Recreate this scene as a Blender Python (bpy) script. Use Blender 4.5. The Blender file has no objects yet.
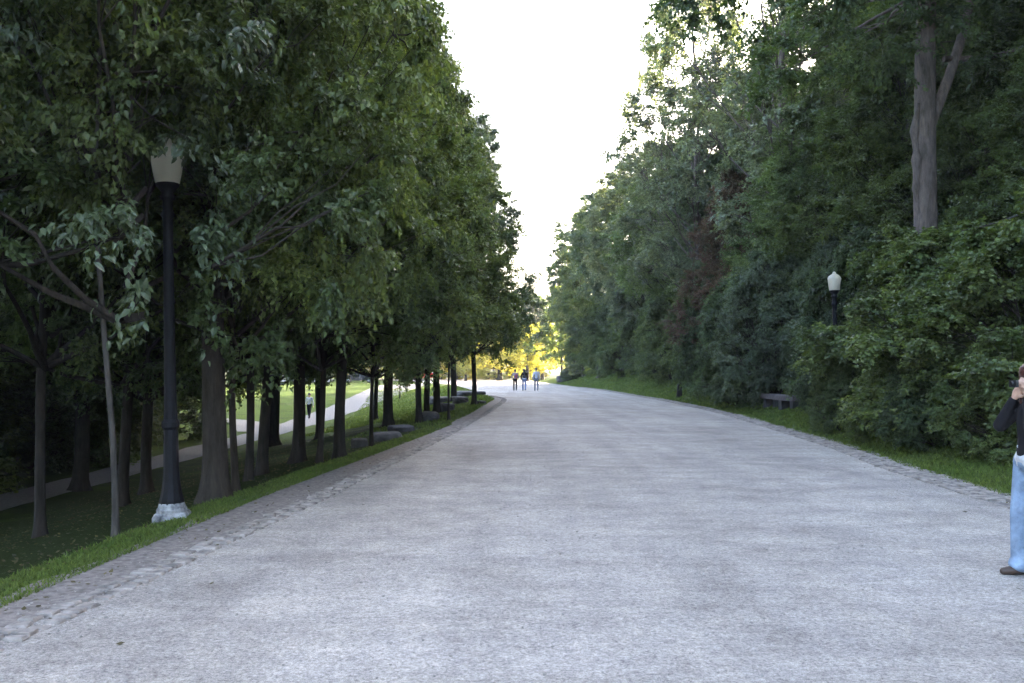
import bpy, bmesh, math, random
import numpy as np
from mathutils import Vector, Matrix
R_ = math.radians
SC = bpy.context.scene
COL = SC.collection
CAMH, F, CX, HY = 1.6, 887.0, 512.0, 370.0

# ------------------------------------------------------------------ helpers
def mesh_np(name, V, faces, mats, tint=None, fmat=None, smooth=False):
    """V (n,3); faces: list of int arrays (m,k)"""
    me = bpy.data.meshes.new(name)
    V = np.ascontiguousarray(V, dtype=np.float32)
    fl = [np.asarray(f, dtype=np.int32) for f in faces if len(f)]
    loops = np.concatenate([f.ravel() for f in fl])
    tot = np.concatenate([np.full(len(f), f.shape[1], np.int32) for f in fl])
    start = np.concatenate([[0], np.cumsum(tot)[:-1]]).astype(np.int32)
    me.vertices.add(len(V)); me.vertices.foreach_set('co', V.ravel())
    me.loops.add(len(loops)); me.loops.foreach_set('vertex_index', loops)
    me.polygons.add(len(tot)); me.polygons.foreach_set('loop_start', start)
    try: me.polygons.foreach_set('loop_total', tot)
    except Exception: pass
    if fmat is not None: me.polygons.foreach_set('material_index', np.asarray(fmat, np.int32))
    me.polygons.foreach_set('use_smooth', np.full(len(tot), bool(smooth)))
    me.update(calc_edges=True)
    if tint is not None:
        a = me.attributes.new('tint', 'FLOAT_COLOR', 'POINT')
        c = np.ones((len(V), 4), np.float32); c[:, :3] = tint
        a.data.foreach_set('color', c.ravel())
    for m in (mats if isinstance(mats, (list, tuple)) else [mats]): me.materials.append(m)
    return me

def link(name, data, parent=None, loc=None, rot=None, scale=None):
    o = bpy.data.objects.new(name, data); COL.objects.link(o)
    if parent is not None: o.parent = parent
    if loc is not None: o.location = loc
    if rot is not None: o.rotation_euler = rot
    if scale is not None: o.scale = scale
    return o
def root(name, label, cat, loc, rz=0.0, group=None):
    o = bpy.data.objects.new(name, None); COL.objects.link(o)
    o.location = loc; o.rotation_euler = (0, 0, rz); o.empty_display_size = .3
    o['label'] = label; o['category'] = cat
    if group: o['group'] = group
    return o
def struct(o, kind='structure', label=None, cat=None):
    o['kind'] = kind
    if label: o['label'] = label
    if cat: o['category'] = cat
    return o
def from_bm(name, bm, mat, smooth=True):
    me = bpy.data.meshes.new(name); bm.to_mesh(me); bm.free()
    for m in (mat if isinstance(mat, (list, tuple)) else [mat]): me.materials.append(m)
    for p in me.polygons: p.use_smooth = smooth
    return me
def unit(v): return v / np.maximum(np.linalg.norm(v, axis=-1, keepdims=True), 1e-9)

class MB:
    """numpy mesh builder of tubes, boxes and lathes"""
    def __init__(s): s.V, s.Q, s.n = [], [], 0
    def tube(s, P, r, k=8, cap=True):
        P = np.asarray(P, float); r = np.asarray(r, float); m = len(P)
        T = np.gradient(P, axis=0); T = unit(T)
        ref = np.array([1., 0, 0]) if abs(T[0][0]) < .8 else np.array([0, 1., 0])
        A = unit(np.cross(T, ref)); B = np.cross(T, A)
        th = np.arange(k) * 2 * math.pi / k
        rr = r[:, None] if r.ndim == 1 else r
        ring = P[:, None, :] + (np.cos(th)[None, :, None] * A[:, None, :] + np.sin(th)[None, :, None] * B[:, None, :]) * rr[:, :, None]
        idx = np.arange(m * k).reshape(m, k) + s.n
        q = np.stack([idx[:-1], np.roll(idx[:-1], -1, 1), np.roll(idx[1:], -1, 1), idx[1:]], -1).reshape(-1, 4)
        s.V.append(ring.reshape(-1, 3)); s.Q.append(q); s.n += m * k
        if cap:
            for e, pt in ((0, P[0]), (m - 1, P[-1])):
                s.V.append(pt[None]); c = s.n; s.n += 1
                i = idx[e]; j = np.roll(i, -1)
                s.Q.append(np.stack([i, j, np.full(k, c), np.full(k, c)], -1)[:, :3] if False else np.stack([i, j, np.full(k, c)], -1))
    def lathe(s, prof, k=24, c=(0, 0, 0)):
        prof = np.asarray(prof, float)
        P = np.zeros((len(prof), 3)); P[:, 2] = prof[:, 1]
        th = np.arange(k) * 2 * math.pi / k
        V = np.stack([prof[:, 0:1] * np.cos(th), prof[:, 0:1] * np.sin(th), np.repeat(prof[:, 1:2], k, 1)], -1) + np.array(c)
        m = len(prof); idx = np.arange(m * k).reshape(m, k) + s.n
        q = np.stack([idx[:-1], np.roll(idx[:-1], -1, 1), np.roll(idx[1:], -1, 1), idx[1:]], -1).reshape(-1, 4)
        s.V.append(V.reshape(-1, 3)); s.Q.append(q); s.n += m * k
    def boxes(s, C, H, ang=None, inset=.0, jit=0, rng=None):
        """C centres (n,3), H half sizes (n,3), ang z-angles; top inset for a worn edge"""
        C = np.atleast_2d(C); H = np.atleast_2d(H); n = len(C)
        if ang is None: ang = np.zeros(n)
        L = []
        for zz, sh in ((-1, 1.), (.45, 1.), (1, 1. - inset)):
            for sx, sy in ((-1, -1), (1, -1), (1, 1), (-1, 1)):
                L.append((sx * sh, sy * sh, zz))
        L = np.array(L)[None] * np.ones((n, 1, 1))
        if jit: L[:, :, :] += rng.normal(0, jit, (n, 12, 3))
        L = L * H[:, None, :]
        ca, sa = np.cos(ang)[:, None], np.sin(ang)[:, None]
        X = L[..., 0] * ca - L[..., 1] * sa; Y = L[..., 0] * sa + L[..., 1] * ca
        V = np.stack([X, Y, L[..., 2]], -1) + C[:, None, :]
        fs = [(3, 2, 1, 0), (8, 9, 10, 11)]
        for a in (0, 4):
            for i in range(4):
                j = (i + 1) % 4; fs.append((a + i, a + j, a + 4 + j, a + 4 + i))
        base = (np.arange(n) * 12)[:, None, None] + s.n
        q = (np.array(fs)[None] + base).reshape(-1, 4)
        s.V.append(V.reshape(-1, 3)); s.Q.append(q); s.n += 12 * n
    def mesh(s, name, mat, smooth=True):
        V = np.concatenate(s.V)
        t = [q for q in s.Q if q.shape[1] == 3]; q = [q for q in s.Q if q.shape[1] == 4]
        fs = []
        if q: fs.append(np.concatenate(q))
        if t: fs.append(np.concatenate(t))
        return mesh_np(name, V, fs, mat, smooth=smooth)

# ------------------------------------------------------------------ materials
def newmat(name):
    m = bpy.data.materials.new(name); m.use_nodes = True
    nt = m.node_tree; nt.nodes.clear()
    return m, nt, nt.nodes, nt.links
def N(ns, t, **k):
    n = ns.new(t)
    for a, b in k.items(): setattr(n, a, b)
    return n
def rgb(c): return (c[0], c[1], c[2], 1)
def noise(ns, ls, vec, scale, detail=4, rough=.55, dist=0.):
    n = N(ns, 'ShaderNodeTexNoise'); n.inputs['Scale'].default_value = scale
    n.inputs['Detail'].default_value = detail; n.inputs['Roughness'].default_value = rough
    n.inputs['Distortion'].default_value = dist
    if vec is not None: ls.new(vec, n.inputs['Vector'])
    return n.outputs['Fac']
def ramp(ns, ls, fac, stops):
    r = N(ns, 'ShaderNodeValToRGB'); e = r.color_ramp.elements
    while len(e) < len(stops): e.new(.5)
    for i, (p, c) in enumerate(stops): e[i].position = p; e[i].color = rgb(c)
    ls.new(fac, r.inputs[0]); return r.outputs[0]
def mix(ns, ls, fac, a, b, mode='MIX'):
    m = N(ns, 'ShaderNodeMix', data_type='RGBA', blend_type=mode)
    for sk, v in ((m.inputs[0], fac), (m.inputs[6], a), (m.inputs[7], b)):
        if hasattr(v, 'links') or isinstance(v, bpy.types.NodeSocket): ls.new(v, sk)
        elif isinstance(v, (tuple, list)): sk.default_value = rgb(v)
        else: sk.default_value = v
    return m.outputs[2]
def mapping(ns, ls, scale=(1, 1, 1), obj=True, rot=(0, 0, 0)):
    tc = N(ns, 'ShaderNodeTexCoord'); mp = N(ns, 'ShaderNodeMapping')
    mp.inputs['Scale'].default_value = scale; mp.inputs['Rotation'].default_value = rot
    ls.new(tc.outputs['Object'], mp.inputs['Vector']); return mp.outputs[0]
def bump(ns, ls, h, strength, dist):
    b = N(ns, 'ShaderNodeBump'); b.inputs['Strength'].default_value = strength; b.inputs['Distance'].default_value = dist
    ls.new(h, b.inputs['Height']); return b.outputs[0]
def out(ns, ls, sh):
    o = N(ns, 'ShaderNodeOutputMaterial'); ls.new(sh, o.inputs[0])
def simple(name, col, rough=.7, var=.25, scale=20, bumpd=.0, metal=0, spec=.5, col2=None):
    m, nt, ns, ls = newmat(name)
    v = mapping(ns, ls)
    f = noise(ns, ls, v, scale, 5, .6)
    c2 = col2 or tuple(x * (1 - var) for x in col); c1 = tuple(min(1, x * (1 + var * .6)) for x in col)
    c = ramp(ns, ls, f, [(.3, c2), (.7, c1)])
    p = N(ns, 'ShaderNodeBsdfPrincipled'); ls.new(c, p.inputs['Base Color'])
    p.inputs['Roughness'].default_value = rough; p.inputs['Metallic'].default_value = metal
    p.inputs['Specular IOR Level'].default_value = spec
    if bumpd: ls.new(bump(ns, ls, f, .7, bumpd), p.inputs['Normal'])
    out(ns, ls, p.outputs[0]); return m

def leaf_mat(name, ca, cb, trans=.38, rough=.42, spec=.45, tcol=None):
    m, nt, ns, ls = newmat(name)
    at = N(ns, 'ShaderNodeAttribute', attribute_name='tint')
    sp = N(ns, 'ShaderNodeSeparateColor'); ls.new(at.outputs['Color'], sp.inputs[0])
    oi = N(ns, 'ShaderNodeObjectInfo')
    c = mix(ns, ls, sp.outputs[1], ca, cb)
    # brightness per leaf, per limb and per tree
    ma = N(ns, 'ShaderNodeMath', operation='MULTIPLY_ADD'); ls.new(sp.outputs[0], ma.inputs[0]); ma.inputs[1].default_value = .7; ma.inputs[2].default_value = .62
    mb = N(ns, 'ShaderNodeMath', operation='MULTIPLY_ADD'); ls.new(sp.outputs[2], mb.inputs[0]); mb.inputs[1].default_value = .4; mb.inputs[2].default_value = .8
    mc = N(ns, 'ShaderNodeMath', operation='MULTIPLY_ADD'); ls.new(oi.outputs['Random'], mc.inputs[0]); mc.inputs[1].default_value = .35; mc.inputs[2].default_value = .83
    m1 = N(ns, 'ShaderNodeMath', operation='MULTIPLY'); ls.new(ma.outputs[0], m1.inputs[0]); ls.new(mb.outputs[0], m1.inputs[1])
    m2 = N(ns, 'ShaderNodeMath', operation='MULTIPLY'); ls.new(m1.outputs[0], m2.inputs[0]); ls.new(mc.outputs[0], m2.inputs[1])
    vm = N(ns, 'ShaderNodeVectorMath', operation='SCALE'); ls.new(c, vm.inputs[0]); ls.new(m2.outputs[0], vm.inputs['Scale'])
    p = N(ns, 'ShaderNodeBsdfPrincipled'); ls.new(vm.outputs[0], p.inputs['Base Color'])
    p.inputs['Roughness'].default_value = rough; p.inputs['Specular IOR Level'].default_value = spec
    t = N(ns, 'ShaderNodeBsdfTranslucent')
    tc = mix(ns, ls, 1.0, vm.outputs[0], tcol or (1.5, 1.5, .55), 'MULTIPLY')
    ls.new(tc, t.inputs[0])
    mx = N(ns, 'ShaderNodeMixShader'); mx.inputs[0].default_value = trans
    ls.new(p.outputs[0], mx.inputs[1]); ls.new(t.outputs[0], mx.inputs[2])
    out(ns, ls, mx.outputs[0]); return m

def bark_mat(name, ca, cb, sc=9):
    m, nt, ns, ls = newmat(name)
    v = mapping(ns, ls, (1, 1, .16)); f = noise(ns, ls, v, sc * 2.2, 6, .65, .4)
    v2 = mapping(ns, ls); g = noise(ns, ls, v2, 3.5, 5, .7); h = noise(ns, ls, mapping(ns, ls, (1, 1, .3)), 7, 4, .7)
    c = ramp(ns, ls, f, [(.34, cb), (.62, ca)])
    c = mix(ns, ls, g, c, tuple(x * .75 for x in ca))
    c = mix(ns, ls, .9, c, ramp(ns, ls, h, [(.32, (.55, .56, .5)), (.5, (1, 1, 1)), (.7, (1.45, 1.42, 1.3))]), 'MULTIPLY')
    p = N(ns, 'ShaderNodeBsdfPrincipled'); ls.new(c, p.inputs['Base Color']); p.inputs['Roughness'].default_value = .9
    p.inputs['Specular IOR Level'].default_value = .2
    ls.new(bump(ns, ls, f, 1., .02), p.inputs['Normal']); out(ns, ls, p.outputs[0]); return m

def road_mat():
    m, nt, ns, ls = newmat('crushed_stone')
    v = mapping(ns, ls); vs = mapping(ns, ls, (.35, 1.5, 1), rot=(0, 0, .12))
    big = noise(ns, ls, v, .32, 4, .6, .5); streak = noise(ns, ls, vs, 1.3, 5, .65, .6)
    patch = noise(ns, ls, v, 2.2, 6, .7); mid = noise(ns, ls, v, 14, 5, .7)
    grit = noise(ns, ls, v, 42, 6, .8); grit2 = noise(ns, ls, v, 120, 3, .8)
    c = ramp(ns, ls, big, [(.3, (.325, .288, .255)), (.5, (.385, .345, .31)), (.7, (.435, .39, .345))])
    c = mix(ns, ls, .5, c, ramp(ns, ls, streak, [(.32, (.72, .72, .74)), (.52, (1, 1, 1)), (.68, (1.16, 1.16, 1.17))]), 'MULTIPLY')
    c = mix(ns, ls, .8, c, ramp(ns, ls, patch, [(.3, (.74, .74, .76)), (.55, (1, 1, 1)), (.7, (1.14, 1.13, 1.11))]), 'MULTIPLY')
    vt = mapping(ns, ls, (1.6, .10, 1)); tr = noise(ns, ls, vt, .9, 3, .5, .4); wet = noise(ns, ls, v, .85, 6, .68, 1.2)
    c = mix(ns, ls, .55, c, ramp(ns, ls, tr, [(.35, (.82, .82, .83)), (.5, (1, 1, 1)), (.65, (1.12, 1.12, 1.1))]), 'MULTIPLY')
    c = mix(ns, ls, .9, c, ramp(ns, ls, wet, [(.30, (.80, .79, .78)), (.44, (.96, .955, .95)), (.56, (1, 1, 1)), (.72, (1.12, 1.12, 1.12))]), 'MULTIPLY')
    c = mix(ns, ls, .85, c, ramp(ns, ls, mid, [(.3, (.72, .72, .72)), (.55, (1.02, 1.02, 1.02)), (.72, (1.2, 1.2, 1.2))]), 'MULTIPLY')
    c = mix(ns, ls, .95, c, ramp(ns, ls, grit, [(.34, (.42, .42, .43)), (.47, (1, 1, 1)), (.66, (1.5, 1.5, 1.48))]), 'MULTIPLY')
    c = mix(ns, ls, .9, c, ramp(ns, ls, grit2, [(.33, (.55, .55, .56)), (.5, (1, 1, 1)), (.68, (1.4, 1.4, 1.4))]), 'MULTIPLY')
    p = N(ns, 'ShaderNodeBsdfPrincipled'); ls.new(c, p.inputs['Base Color']); p.inputs['Roughness'].default_value = .95
    p.inputs['Specular IOR Level'].default_value = .15
    ad = N(ns, 'ShaderNodeMath', operation='ADD'); ls.new(grit, ad.inputs[0]); ls.new(mid, ad.inputs[1])
    ls.new(bump(ns, ls, ad.outputs[0], .8, .012), p.inputs['Normal']); out(ns, ls, p.outputs[0]); return m

def ground_mat():
    m, nt, ns, ls = newmat('park_ground')
    v = mapping(ns, ls)
    a = noise(ns, ls, v, .5, 5, .6); b = noise(ns, ls, v, 5, 5, .7); g = noise(ns, ls, v, 45, 4, .8)
    grass = mix(ns, ls, b, (.045, .078, .014), (.085, .115, .024))
    shaded_soil = mix(ns, ls, b, (.022, .032, .012), (.048, .058, .024))  # dark soil, deepened further to paint in the shade under the canopy
    at = N(ns, 'ShaderNodeAttribute', attribute_name='tint'); sp = N(ns, 'ShaderNodeSeparateColor'); ls.new(at.outputs['Color'], sp.inputs[0])
    ad = N(ns, 'ShaderNodeMath', operation='MULTIPLY_ADD'); ls.new(sp.outputs[0], ad.inputs[0]); ad.inputs[1].default_value = -.34; ls.new(a, ad.inputs[2])
    msk = ramp(ns, ls, ad.outputs[0], [(.16, (0, 0, 0)), (.36, (.92, .92, .92))])
    c = mix(ns, ls, msk, grass, shaded_soil)
    c = mix(ns, ls, .8, c, ramp(ns, ls, g, [(.3, (.5, .5, .5)), (.55, (1, 1, 1)), (.75, (1.5, 1.5, 1.4))]), 'MULTIPLY')
    p = N(ns, 'ShaderNodeBsdfPrincipled'); ls.new(c, p.inputs['Base Color']); p.inputs['Roughness'].default_value = .95
    p.inputs['Specular IOR Level'].default_value = .03
    ls.new(bump(ns, ls, g, .7, .03), p.inputs['Normal']); out(ns, ls, p.outputs[0]); return m

def cloth(name, col, rough=.85, scale=9, var=.3):
    return simple(name, col, rough, var, scale, .006, spec=.2)

M = {}
M['road'] = road_mat(); M['ground'] = ground_mat()
M['dirt'] = simple('shoulder_dirt', (.255, .22, .198), .95, .45, 16, .02, spec=.1)
M['path'] = simple('path_gravel', (.20, .19, .185), .95, .25, 12, .01, spec=.1)
M['cobble'] = simple('cobble_stone', (.31, .27, .24), .85, .65, 7, .012, spec=.25)
M['pebble'] = simple('pebble', (.36, .32, .285), .9, .4, 9, 0)
M['rock'] = simple('rock', (.06, .057, .06), .9, .55, 4, .03)
M['benchstone'] = simple('bench_stone', (.12, .10, .10), .9, .3, 14, .008)
M['green'] = leaf_mat('leaves_green', (.060, .094, .036), (.115, .145, .046), trans=.42)
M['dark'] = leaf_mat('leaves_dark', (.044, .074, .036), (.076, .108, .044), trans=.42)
M['cool'] = leaf_mat('leaves_cool', (.062, .094, .055), (.10, .132, .068), spec=.6, rough=.38)
M['pale'] = leaf_mat('leaves_glare_pale', (.115, .145, .095), (.17, .195, .125), spec=.6, rough=.4)  # leaf colour lightened to paint in the sky's veiling glare
M['bright'] = leaf_mat('leaves_bright', (.066, .102, .036), (.108, .142, .05))
M['red'] = leaf_mat('leaves_red', (.125, .07, .045), (.09, .09, .042), tcol=(1.3, .9, .5))
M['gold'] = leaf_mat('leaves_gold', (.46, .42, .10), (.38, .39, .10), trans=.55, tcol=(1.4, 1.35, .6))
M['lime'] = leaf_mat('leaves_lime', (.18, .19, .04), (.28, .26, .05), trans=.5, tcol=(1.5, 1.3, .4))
M['bark'] = bark_mat('bark_brown', (.055, .045, .038), (.022, .018, .016))
M['barkdark'] = bark_mat('bark_dark', (.036, .030, .027), (.014, .012, .011))
M['barkgrey'] = bark_mat('bark_grey', (.15, .12, .105), (.05, .04, .035))
M['barkpale'] = bark_mat('bark_pale', (.085, .076, .07), (.028, .024, .021), 5)
M['grass'] = leaf_mat('grass_blade', (.07, .115, .022), (.13, .165, .04), trans=.35, rough=.55, spec=.25, tcol=(1.2, 1.3, .5))
M['black'] = simple('black_paint', (.006, .006, .009), .6, .3, 30, .001, spec=.2)
M['conc'] = simple('chipped_concrete', (.34, .34, .35), .9, .6, 10, .01, col2=(.04, .045, .055))

def ter_noise(X, Y):
    return (np.sin(X * .9 + Y * .37) * np.cos(Y * .61 - X * .23) * .5 + np.sin(X * 2.3 - Y * 1.7) * .22 + np.cos(Y * 3.1 + X * 1.3) * .15)
# ------------------------------------------------------------------ terrain
_yl = [-30, 0, 5, 7.35, 10.9, 21.5, 33, 44, 47.5, 49.5, 52.5, 57, 70, 95, 110, 130, 170]
_xl = [-4.4, -3.25, -2.9, -2.67, -2.3, -1.5, -.82, -.35, -.28, -.38, -.75, -1.6, -2.9, -6, -10, -16, -30]
_yr = [-30, 0, 11.3, 14.3, 18, 21.5, 31, 36, 48, 55, 71, 80, 101, 110, 130, 170]
_xr = [4.6, 5.6, 6.35, 6.55, 7.05, 7.35, 8.1, 8.3, 8.3, 7.95, 7.6, 6.7, 5.3, 4.6, 3.4, 3]
def XL(Y): return np.interp(Y, _yl, _xl)
def XR(Y): return np.interp(Y, _yr, _xr)
def shoulder(Y): return np.interp(Y, [-30, 5, 11, 26, 44, 50, 58], [.8, .66, .95, .62, .75, .6, .1])
def sm(t): t = np.clip(t, 0, 1); return t * t * (3 - 2 * t)
def zt(X, Y):
    X = np.asarray(X, float); Y = np.asarray(Y, float)
    eL = XL(Y) - shoulder(Y); eR = XR(Y)
    D = np.interp(Y, [-30, 45, 57, 66, 83, 98, 137, 200], [1.6, 1.6, 1.5, 1.25, .7, .4, .05, 0])
    dl = eL - X
    t = np.clip(dl / np.maximum(eL + 10.8, 3.), 0, 1)
    zl = -D * (.45 * sm(t) + .55 * t)
    zl = zl + np.where(dl > 0, .05 * ter_noise(X, Y) * sm((dl - .4) / 2.5), 0) + sm((-X - 17) / 20) * -.6 * sm((60 - Y) / 20)
    w = np.interp(Y, [-30, 14.8, 16, 20, 36, 48, 56, 70, 90, 101, 115], [2.2, 1.7, 1.2, .8, .8, 1.5, 2.5, 4, 5, 4.7, 3])
    s = np.interp(Y, [-30, 40, 70, 110, 140], [.17, .18, .31, .34, .05])
    dr = X - eR
    hill = np.interp(Y, [-60, 0, 100, 132], [.4, .42, .4, 0.])
    zr = s * np.clip(dr, 0, w) + 13 * np.tanh(np.clip(dr - w, 0, None) * hill / 13)
    zr = zr + np.where(dr > 0, .07 * ter_noise(X + 9, Y) * sm(dr / 2.5), 0)
    return np.where(dl > 0, zl, np.where(dr > 0, zr, 0.))
def zp(x, y): return float(zt(np.array([x]), np.array([y]))[0])

def grid_axis(segs):
    a = []
    for lo, hi, st in segs: a.append(np.arange(lo, hi, st))
    return np.concatenate(a)
gx = grid_axis([(-900, -200, 100), (-200, -60, 14), (-60, -14, 2), (-14, 14, .22), (14, 60, 1.5), (60, 200, 14), (200, 901, 100)])
gy = grid_axis([(-300, -40, 40), (-40, -4, 3), (-4, 30, .25), (30, 70, .5), (70, 150, 1.5), (150, 300, 10), (300, 1501, 120)])
GX, GY = np.meshgrid(gx, gy)
GZ = zt(GX, GY)
inroad = (GX > XL(GY) - .25) & (GX < XR(GY) - .1) & (GY < 160)
GZ = np.where(inroad, -.05, GZ)
ny, nx = GX.shape
idx = np.arange(nx * ny).reshape(ny, nx)
quads = np.stack([idx[:-1, :-1], idx[:-1, 1:], idx[1:, 1:], idx[1:, :-1]], -1).reshape(-1, 4)
_dl = (XL(GY) - shoulder(GY)) - GX; _dr = GX - XR(GY)
lush = np.where(_dl > 0, np.interp(_dl, [.3, 1.0], [1, .15]) * (GY < 60) + 0., 1.); lush = np.maximum(lush, np.interp(GY, [17, 38], [0, 1]) * (GX < 0) * (GX > -60) * np.interp(GX, [-60, -40], [.6, 1])); lush = np.where(_dr > 3.2, .1, lush)  # low where the soil with its painted canopy shade shows
g = link('ground', mesh_np('ground', np.stack([GX, GY, GZ], -1).reshape(-1, 3), [quads], M['ground'], np.repeat(lush.reshape(-1, 1), 3, 1), smooth=True)); struct(g)

def strip(name, Ys, xa, xb, dz, mat, nxs=2, zf=None):
    Ys = np.asarray(Ys, float); t = np.linspace(0, 1, nxs)
    X = xa[:, None] * (1 - t) + xb[:, None] * t; Y = np.repeat(Ys[:, None], nxs, 1)
    Z = (zt(X, Y) if zf is None else zf(X, Y)) + dz
    i = np.arange(X.size).reshape(X.shape)
    q = np.stack([i[:-1, :-1], i[:-1, 1:], i[1:, 1:], i[1:, :-1]], -1).reshape(-1, 4)
    return link(name, mesh_np(name, np.stack([X, Y, Z], -1).reshape(-1, 3), [q], mat, smooth=True))
rng = np.random.default_rng(5)
yy = np.concatenate([np.arange(-30, 60, .2), np.arange(60, 166, 1.)])
wob = .02 * np.sin(yy * 3.1) + .015 * np.sin(yy * 7.7)
struct(strip('road', yy, XL(yy) - .18, XR(yy) - .35 + wob, .006, M['road'], 14, lambda X, Y: 0 * X + .018 * np.clip(np.sin((X - 2.5) / 8), -1, 1) * 0))
ys = np.arange(-30, 57, .2); w2 = .05 * np.sin(ys * 1.7) + .04 * np.sin(ys * 4.3 + 1) + .02 * np.sin(ys * 11)
struct(strip('dirt_shoulder', ys, XL(ys) - shoulder(ys) - .05 + w2, XL(ys) - .2, .012, M['dirt'], 5))
# lower footpath
cp = [(-3, -12.8), (21.5, -12.3), (47, -12.4), (57, -12.5), (66, -12.4), (83, -12.5), (98, -13), (120, -13.5)]
yp = np.arange(-20, 112, 1.); cx_ = np.interp(yp, [c[0] for c in cp], [c[1] for c in cp])
wp = np.interp(yp, [0, 40, 57, 66, 83, 110], [.75, .85, 1.2, 1.4, 2.0, 3.])
struct(strip('footpath', yp, cx_ - wp, cx_ + wp, .02, M['path'], 6))
yb = np.linspace(46, 62, 20); cb = np.interp(yb, [46, 50, 55, 62], [-12.6, -14, -17.5, -25])
struct(strip('side_footpath', yb, cb - 1.6, cb + 1.2, .028, M['path'], 6))

# cobble gutters (stones are the pattern of one strip each)
def cobbles(name, Yr, xf, rows, cell, depth, seed, gap=.018, lift=.0, keep=1.):
    rg = np.random.default_rng(seed); mb = MB(); C, H, A = [], [], []
    for r in range(rows):
        y = Yr[0]
        while y < Yr[1]:
            ln = cell * rg.uniform(.75, 1.3); yc = y + ln / 2
            wd = depth * rg.uniform(.82, 1.02)
            x = float(xf(yc)) + (r + .5) * depth + rg.normal(0, .012)
            dx = float(xf(yc + .3) - xf(yc - .3)) / .6
            if rg.random() < keep:
                C.append((x, yc, .004 + lift + rg.normal(0, .005))); H.append((wd / 2, ln / 2 - gap, .02)); A.append(-math.atan(dx) + rg.normal(0, .05))
            y += ln
    mb.boxes(np.array(C), np.array(H), np.array(A), .16, .07, rg)
    return struct(link(name, mb.mesh(name, M['cobble'], False)))
cobbles('stone_gutter', (-6, 56), lambda Y: XL(Y) - .27, 2, .12, .135, 3, keep=.96)
cobbles('cobble_edging', (-2, 82), lambda Y: XR(Y) - .58, 4, .17, .15, 4, .014, .004, keep=.9)

# loose stones on the gravel
n = 7000
py = 3.2 + 16 * rng.random(n) ** 1.6; px_ = XL(py) + (XR(py) - XL(py)) * rng.random(n)
edge = rng.random(n) < .35; px_ = np.where(edge, np.where(rng.random(n) < .5, XL(py) - rng.random(n) * .6, XR(py) - rng.random(n) * .5), px_)
mb = MB(); s_ = rng.uniform(.002, .0055, n) * rng.choice([1, 1, 1, 1.7], n)
mb.boxes(np.stack([px_, py, .010 + s_ * .3], -1), np.stack([s_, s_ * rng.uniform(.6, 1.2, n), s_ * .6], -1), rng.random(n) * 6.28, .35, .15, rng)
struct(link('gravel', mb.mesh('gravel', M['pebble'], False)), 'stuff')

# grass blades
def blades(X, Y, h, w, rg):
    n = len(X); Z = zt(X, Y) - .01
    a = rg.random(n) * 6.283; l = rg.normal(0, .45, (n, 2)) * h[:, None]
    b = np.stack([X, Y, Z], -1); s = np.stack([np.cos(a), np.sin(a), 0 * a], -1) * w[:, None]
    m = b + np.stack([l[:, 0] * .35, l[:, 1] * .35, h * .6], -1)
    t = b + np.stack([l[:, 0], l[:, 1], h], -1)
    V = np.stack([b - s, b + s, m + s * .7, m - s * .7, t], 1).reshape(-1, 3)
    i = (np.arange(n) * 5)[:, None]
    tn = np.repeat(np.stack([rg.random(n), np.clip(.5 + .5 * ter_noise(X * 2, Y * 2) + rg.normal(0, .2, n), 0, 1), rg.random(n)], -1), 5, 0)
    return V, i + np.array([[0, 1, 2, 3]]), i + np.array([[3, 2, 4]]), tn
VV, QQ, TT, CC, off = [], [], [], [], 0
def addbl(n, yr, fx, hr, pw=1.):
    global off
    Y = yr[0] + (yr[1] - yr[0]) * rng.random(n) ** pw; X = fx(Y, rng.random(n), n)
    k = (ter_noise(X * 1.7, Y * 1.7) + rng.normal(0, .35, n)) > -.25
    X, Y = X[k], Y[k]; m = len(X)
    h = rng.uniform(hr[0], hr[1], m) * rng.choice([1, 1, 1.5], m); wd = .0028 + .00045 * np.clip(Y, 0, 40)
    V, q, t, c = blades(X, Y, h, wd, rng)
    VV.append(V); QQ.append(q + off); TT.append(t + off); CC.append(c); off += len(V)
addbl(70000, (2, 26), lambda Y, u, n: XL(Y) - shoulder(Y) + .10 - .75 * u ** 1.4, (.018, .048), 1.6)
addbl(40000, (40, 95), lambda Y, u, n: XL(Y) - shoulder(Y) - .2 - 8.5 * u, (.05, .1), 1.2)
addbl(16000, (26, 57), lambda Y, u, n: XL(Y) - shoulder(Y) - 3.5 * u, (.04, .08), 1.)
addbl(90000, (9, 36), lambda Y, u, n: XR(Y) - .12 + 2.4 * u ** 1.1, (.025, .065), 1.5)
addbl(50000, (36, 100), lambda Y, u, n: XR(Y) - .05 + 5.5 * u, (.05, .11), 1.1)
struct(link('grass', mesh_np('grass', np.concatenate(VV), [np.concatenate(QQ), np.concatenate(TT)], M['grass'], np.concatenate(CC))), 'stuff')

# fallen leaves on the slope, the shoulder and the right verge
def litter(n, fx, yr):
    Y = yr[0] + (yr[1] - yr[0]) * rng.random(n) ** 1.4; X = fx(Y, rng.random(n)); a = rng.random(n) * 6.283; L = rng.uniform(.012, .03, n)
    Z = zt(X, Y) + .018; c = np.stack([X, Y, Z], -1); u = np.stack([np.cos(a), np.sin(a), rng.normal(0, .25, n)], -1) * L[:, None]; v = np.stack([-np.sin(a), np.cos(a), rng.normal(0, .3, n)], -1) * L[:, None] * .6
    return np.stack([c - u, c + v, c + u, c - v], 1).reshape(-1, 3)
V = np.concatenate([litter(9000, lambda Y, u: XL(Y) - shoulder(Y) - .2 - 8 * u, (4, 36)), litter(350, lambda Y, u: XL(Y) - shoulder(Y) * u, (4, 36)), litter(700, lambda Y, u: XR(Y) - .4 + 2.6 * u, (10, 45)), litter(30, lambda Y, u: XL(Y) + (XR(Y) - XL(Y)) * u, (5, 30))])
nl_ = len(V) // 4
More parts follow.
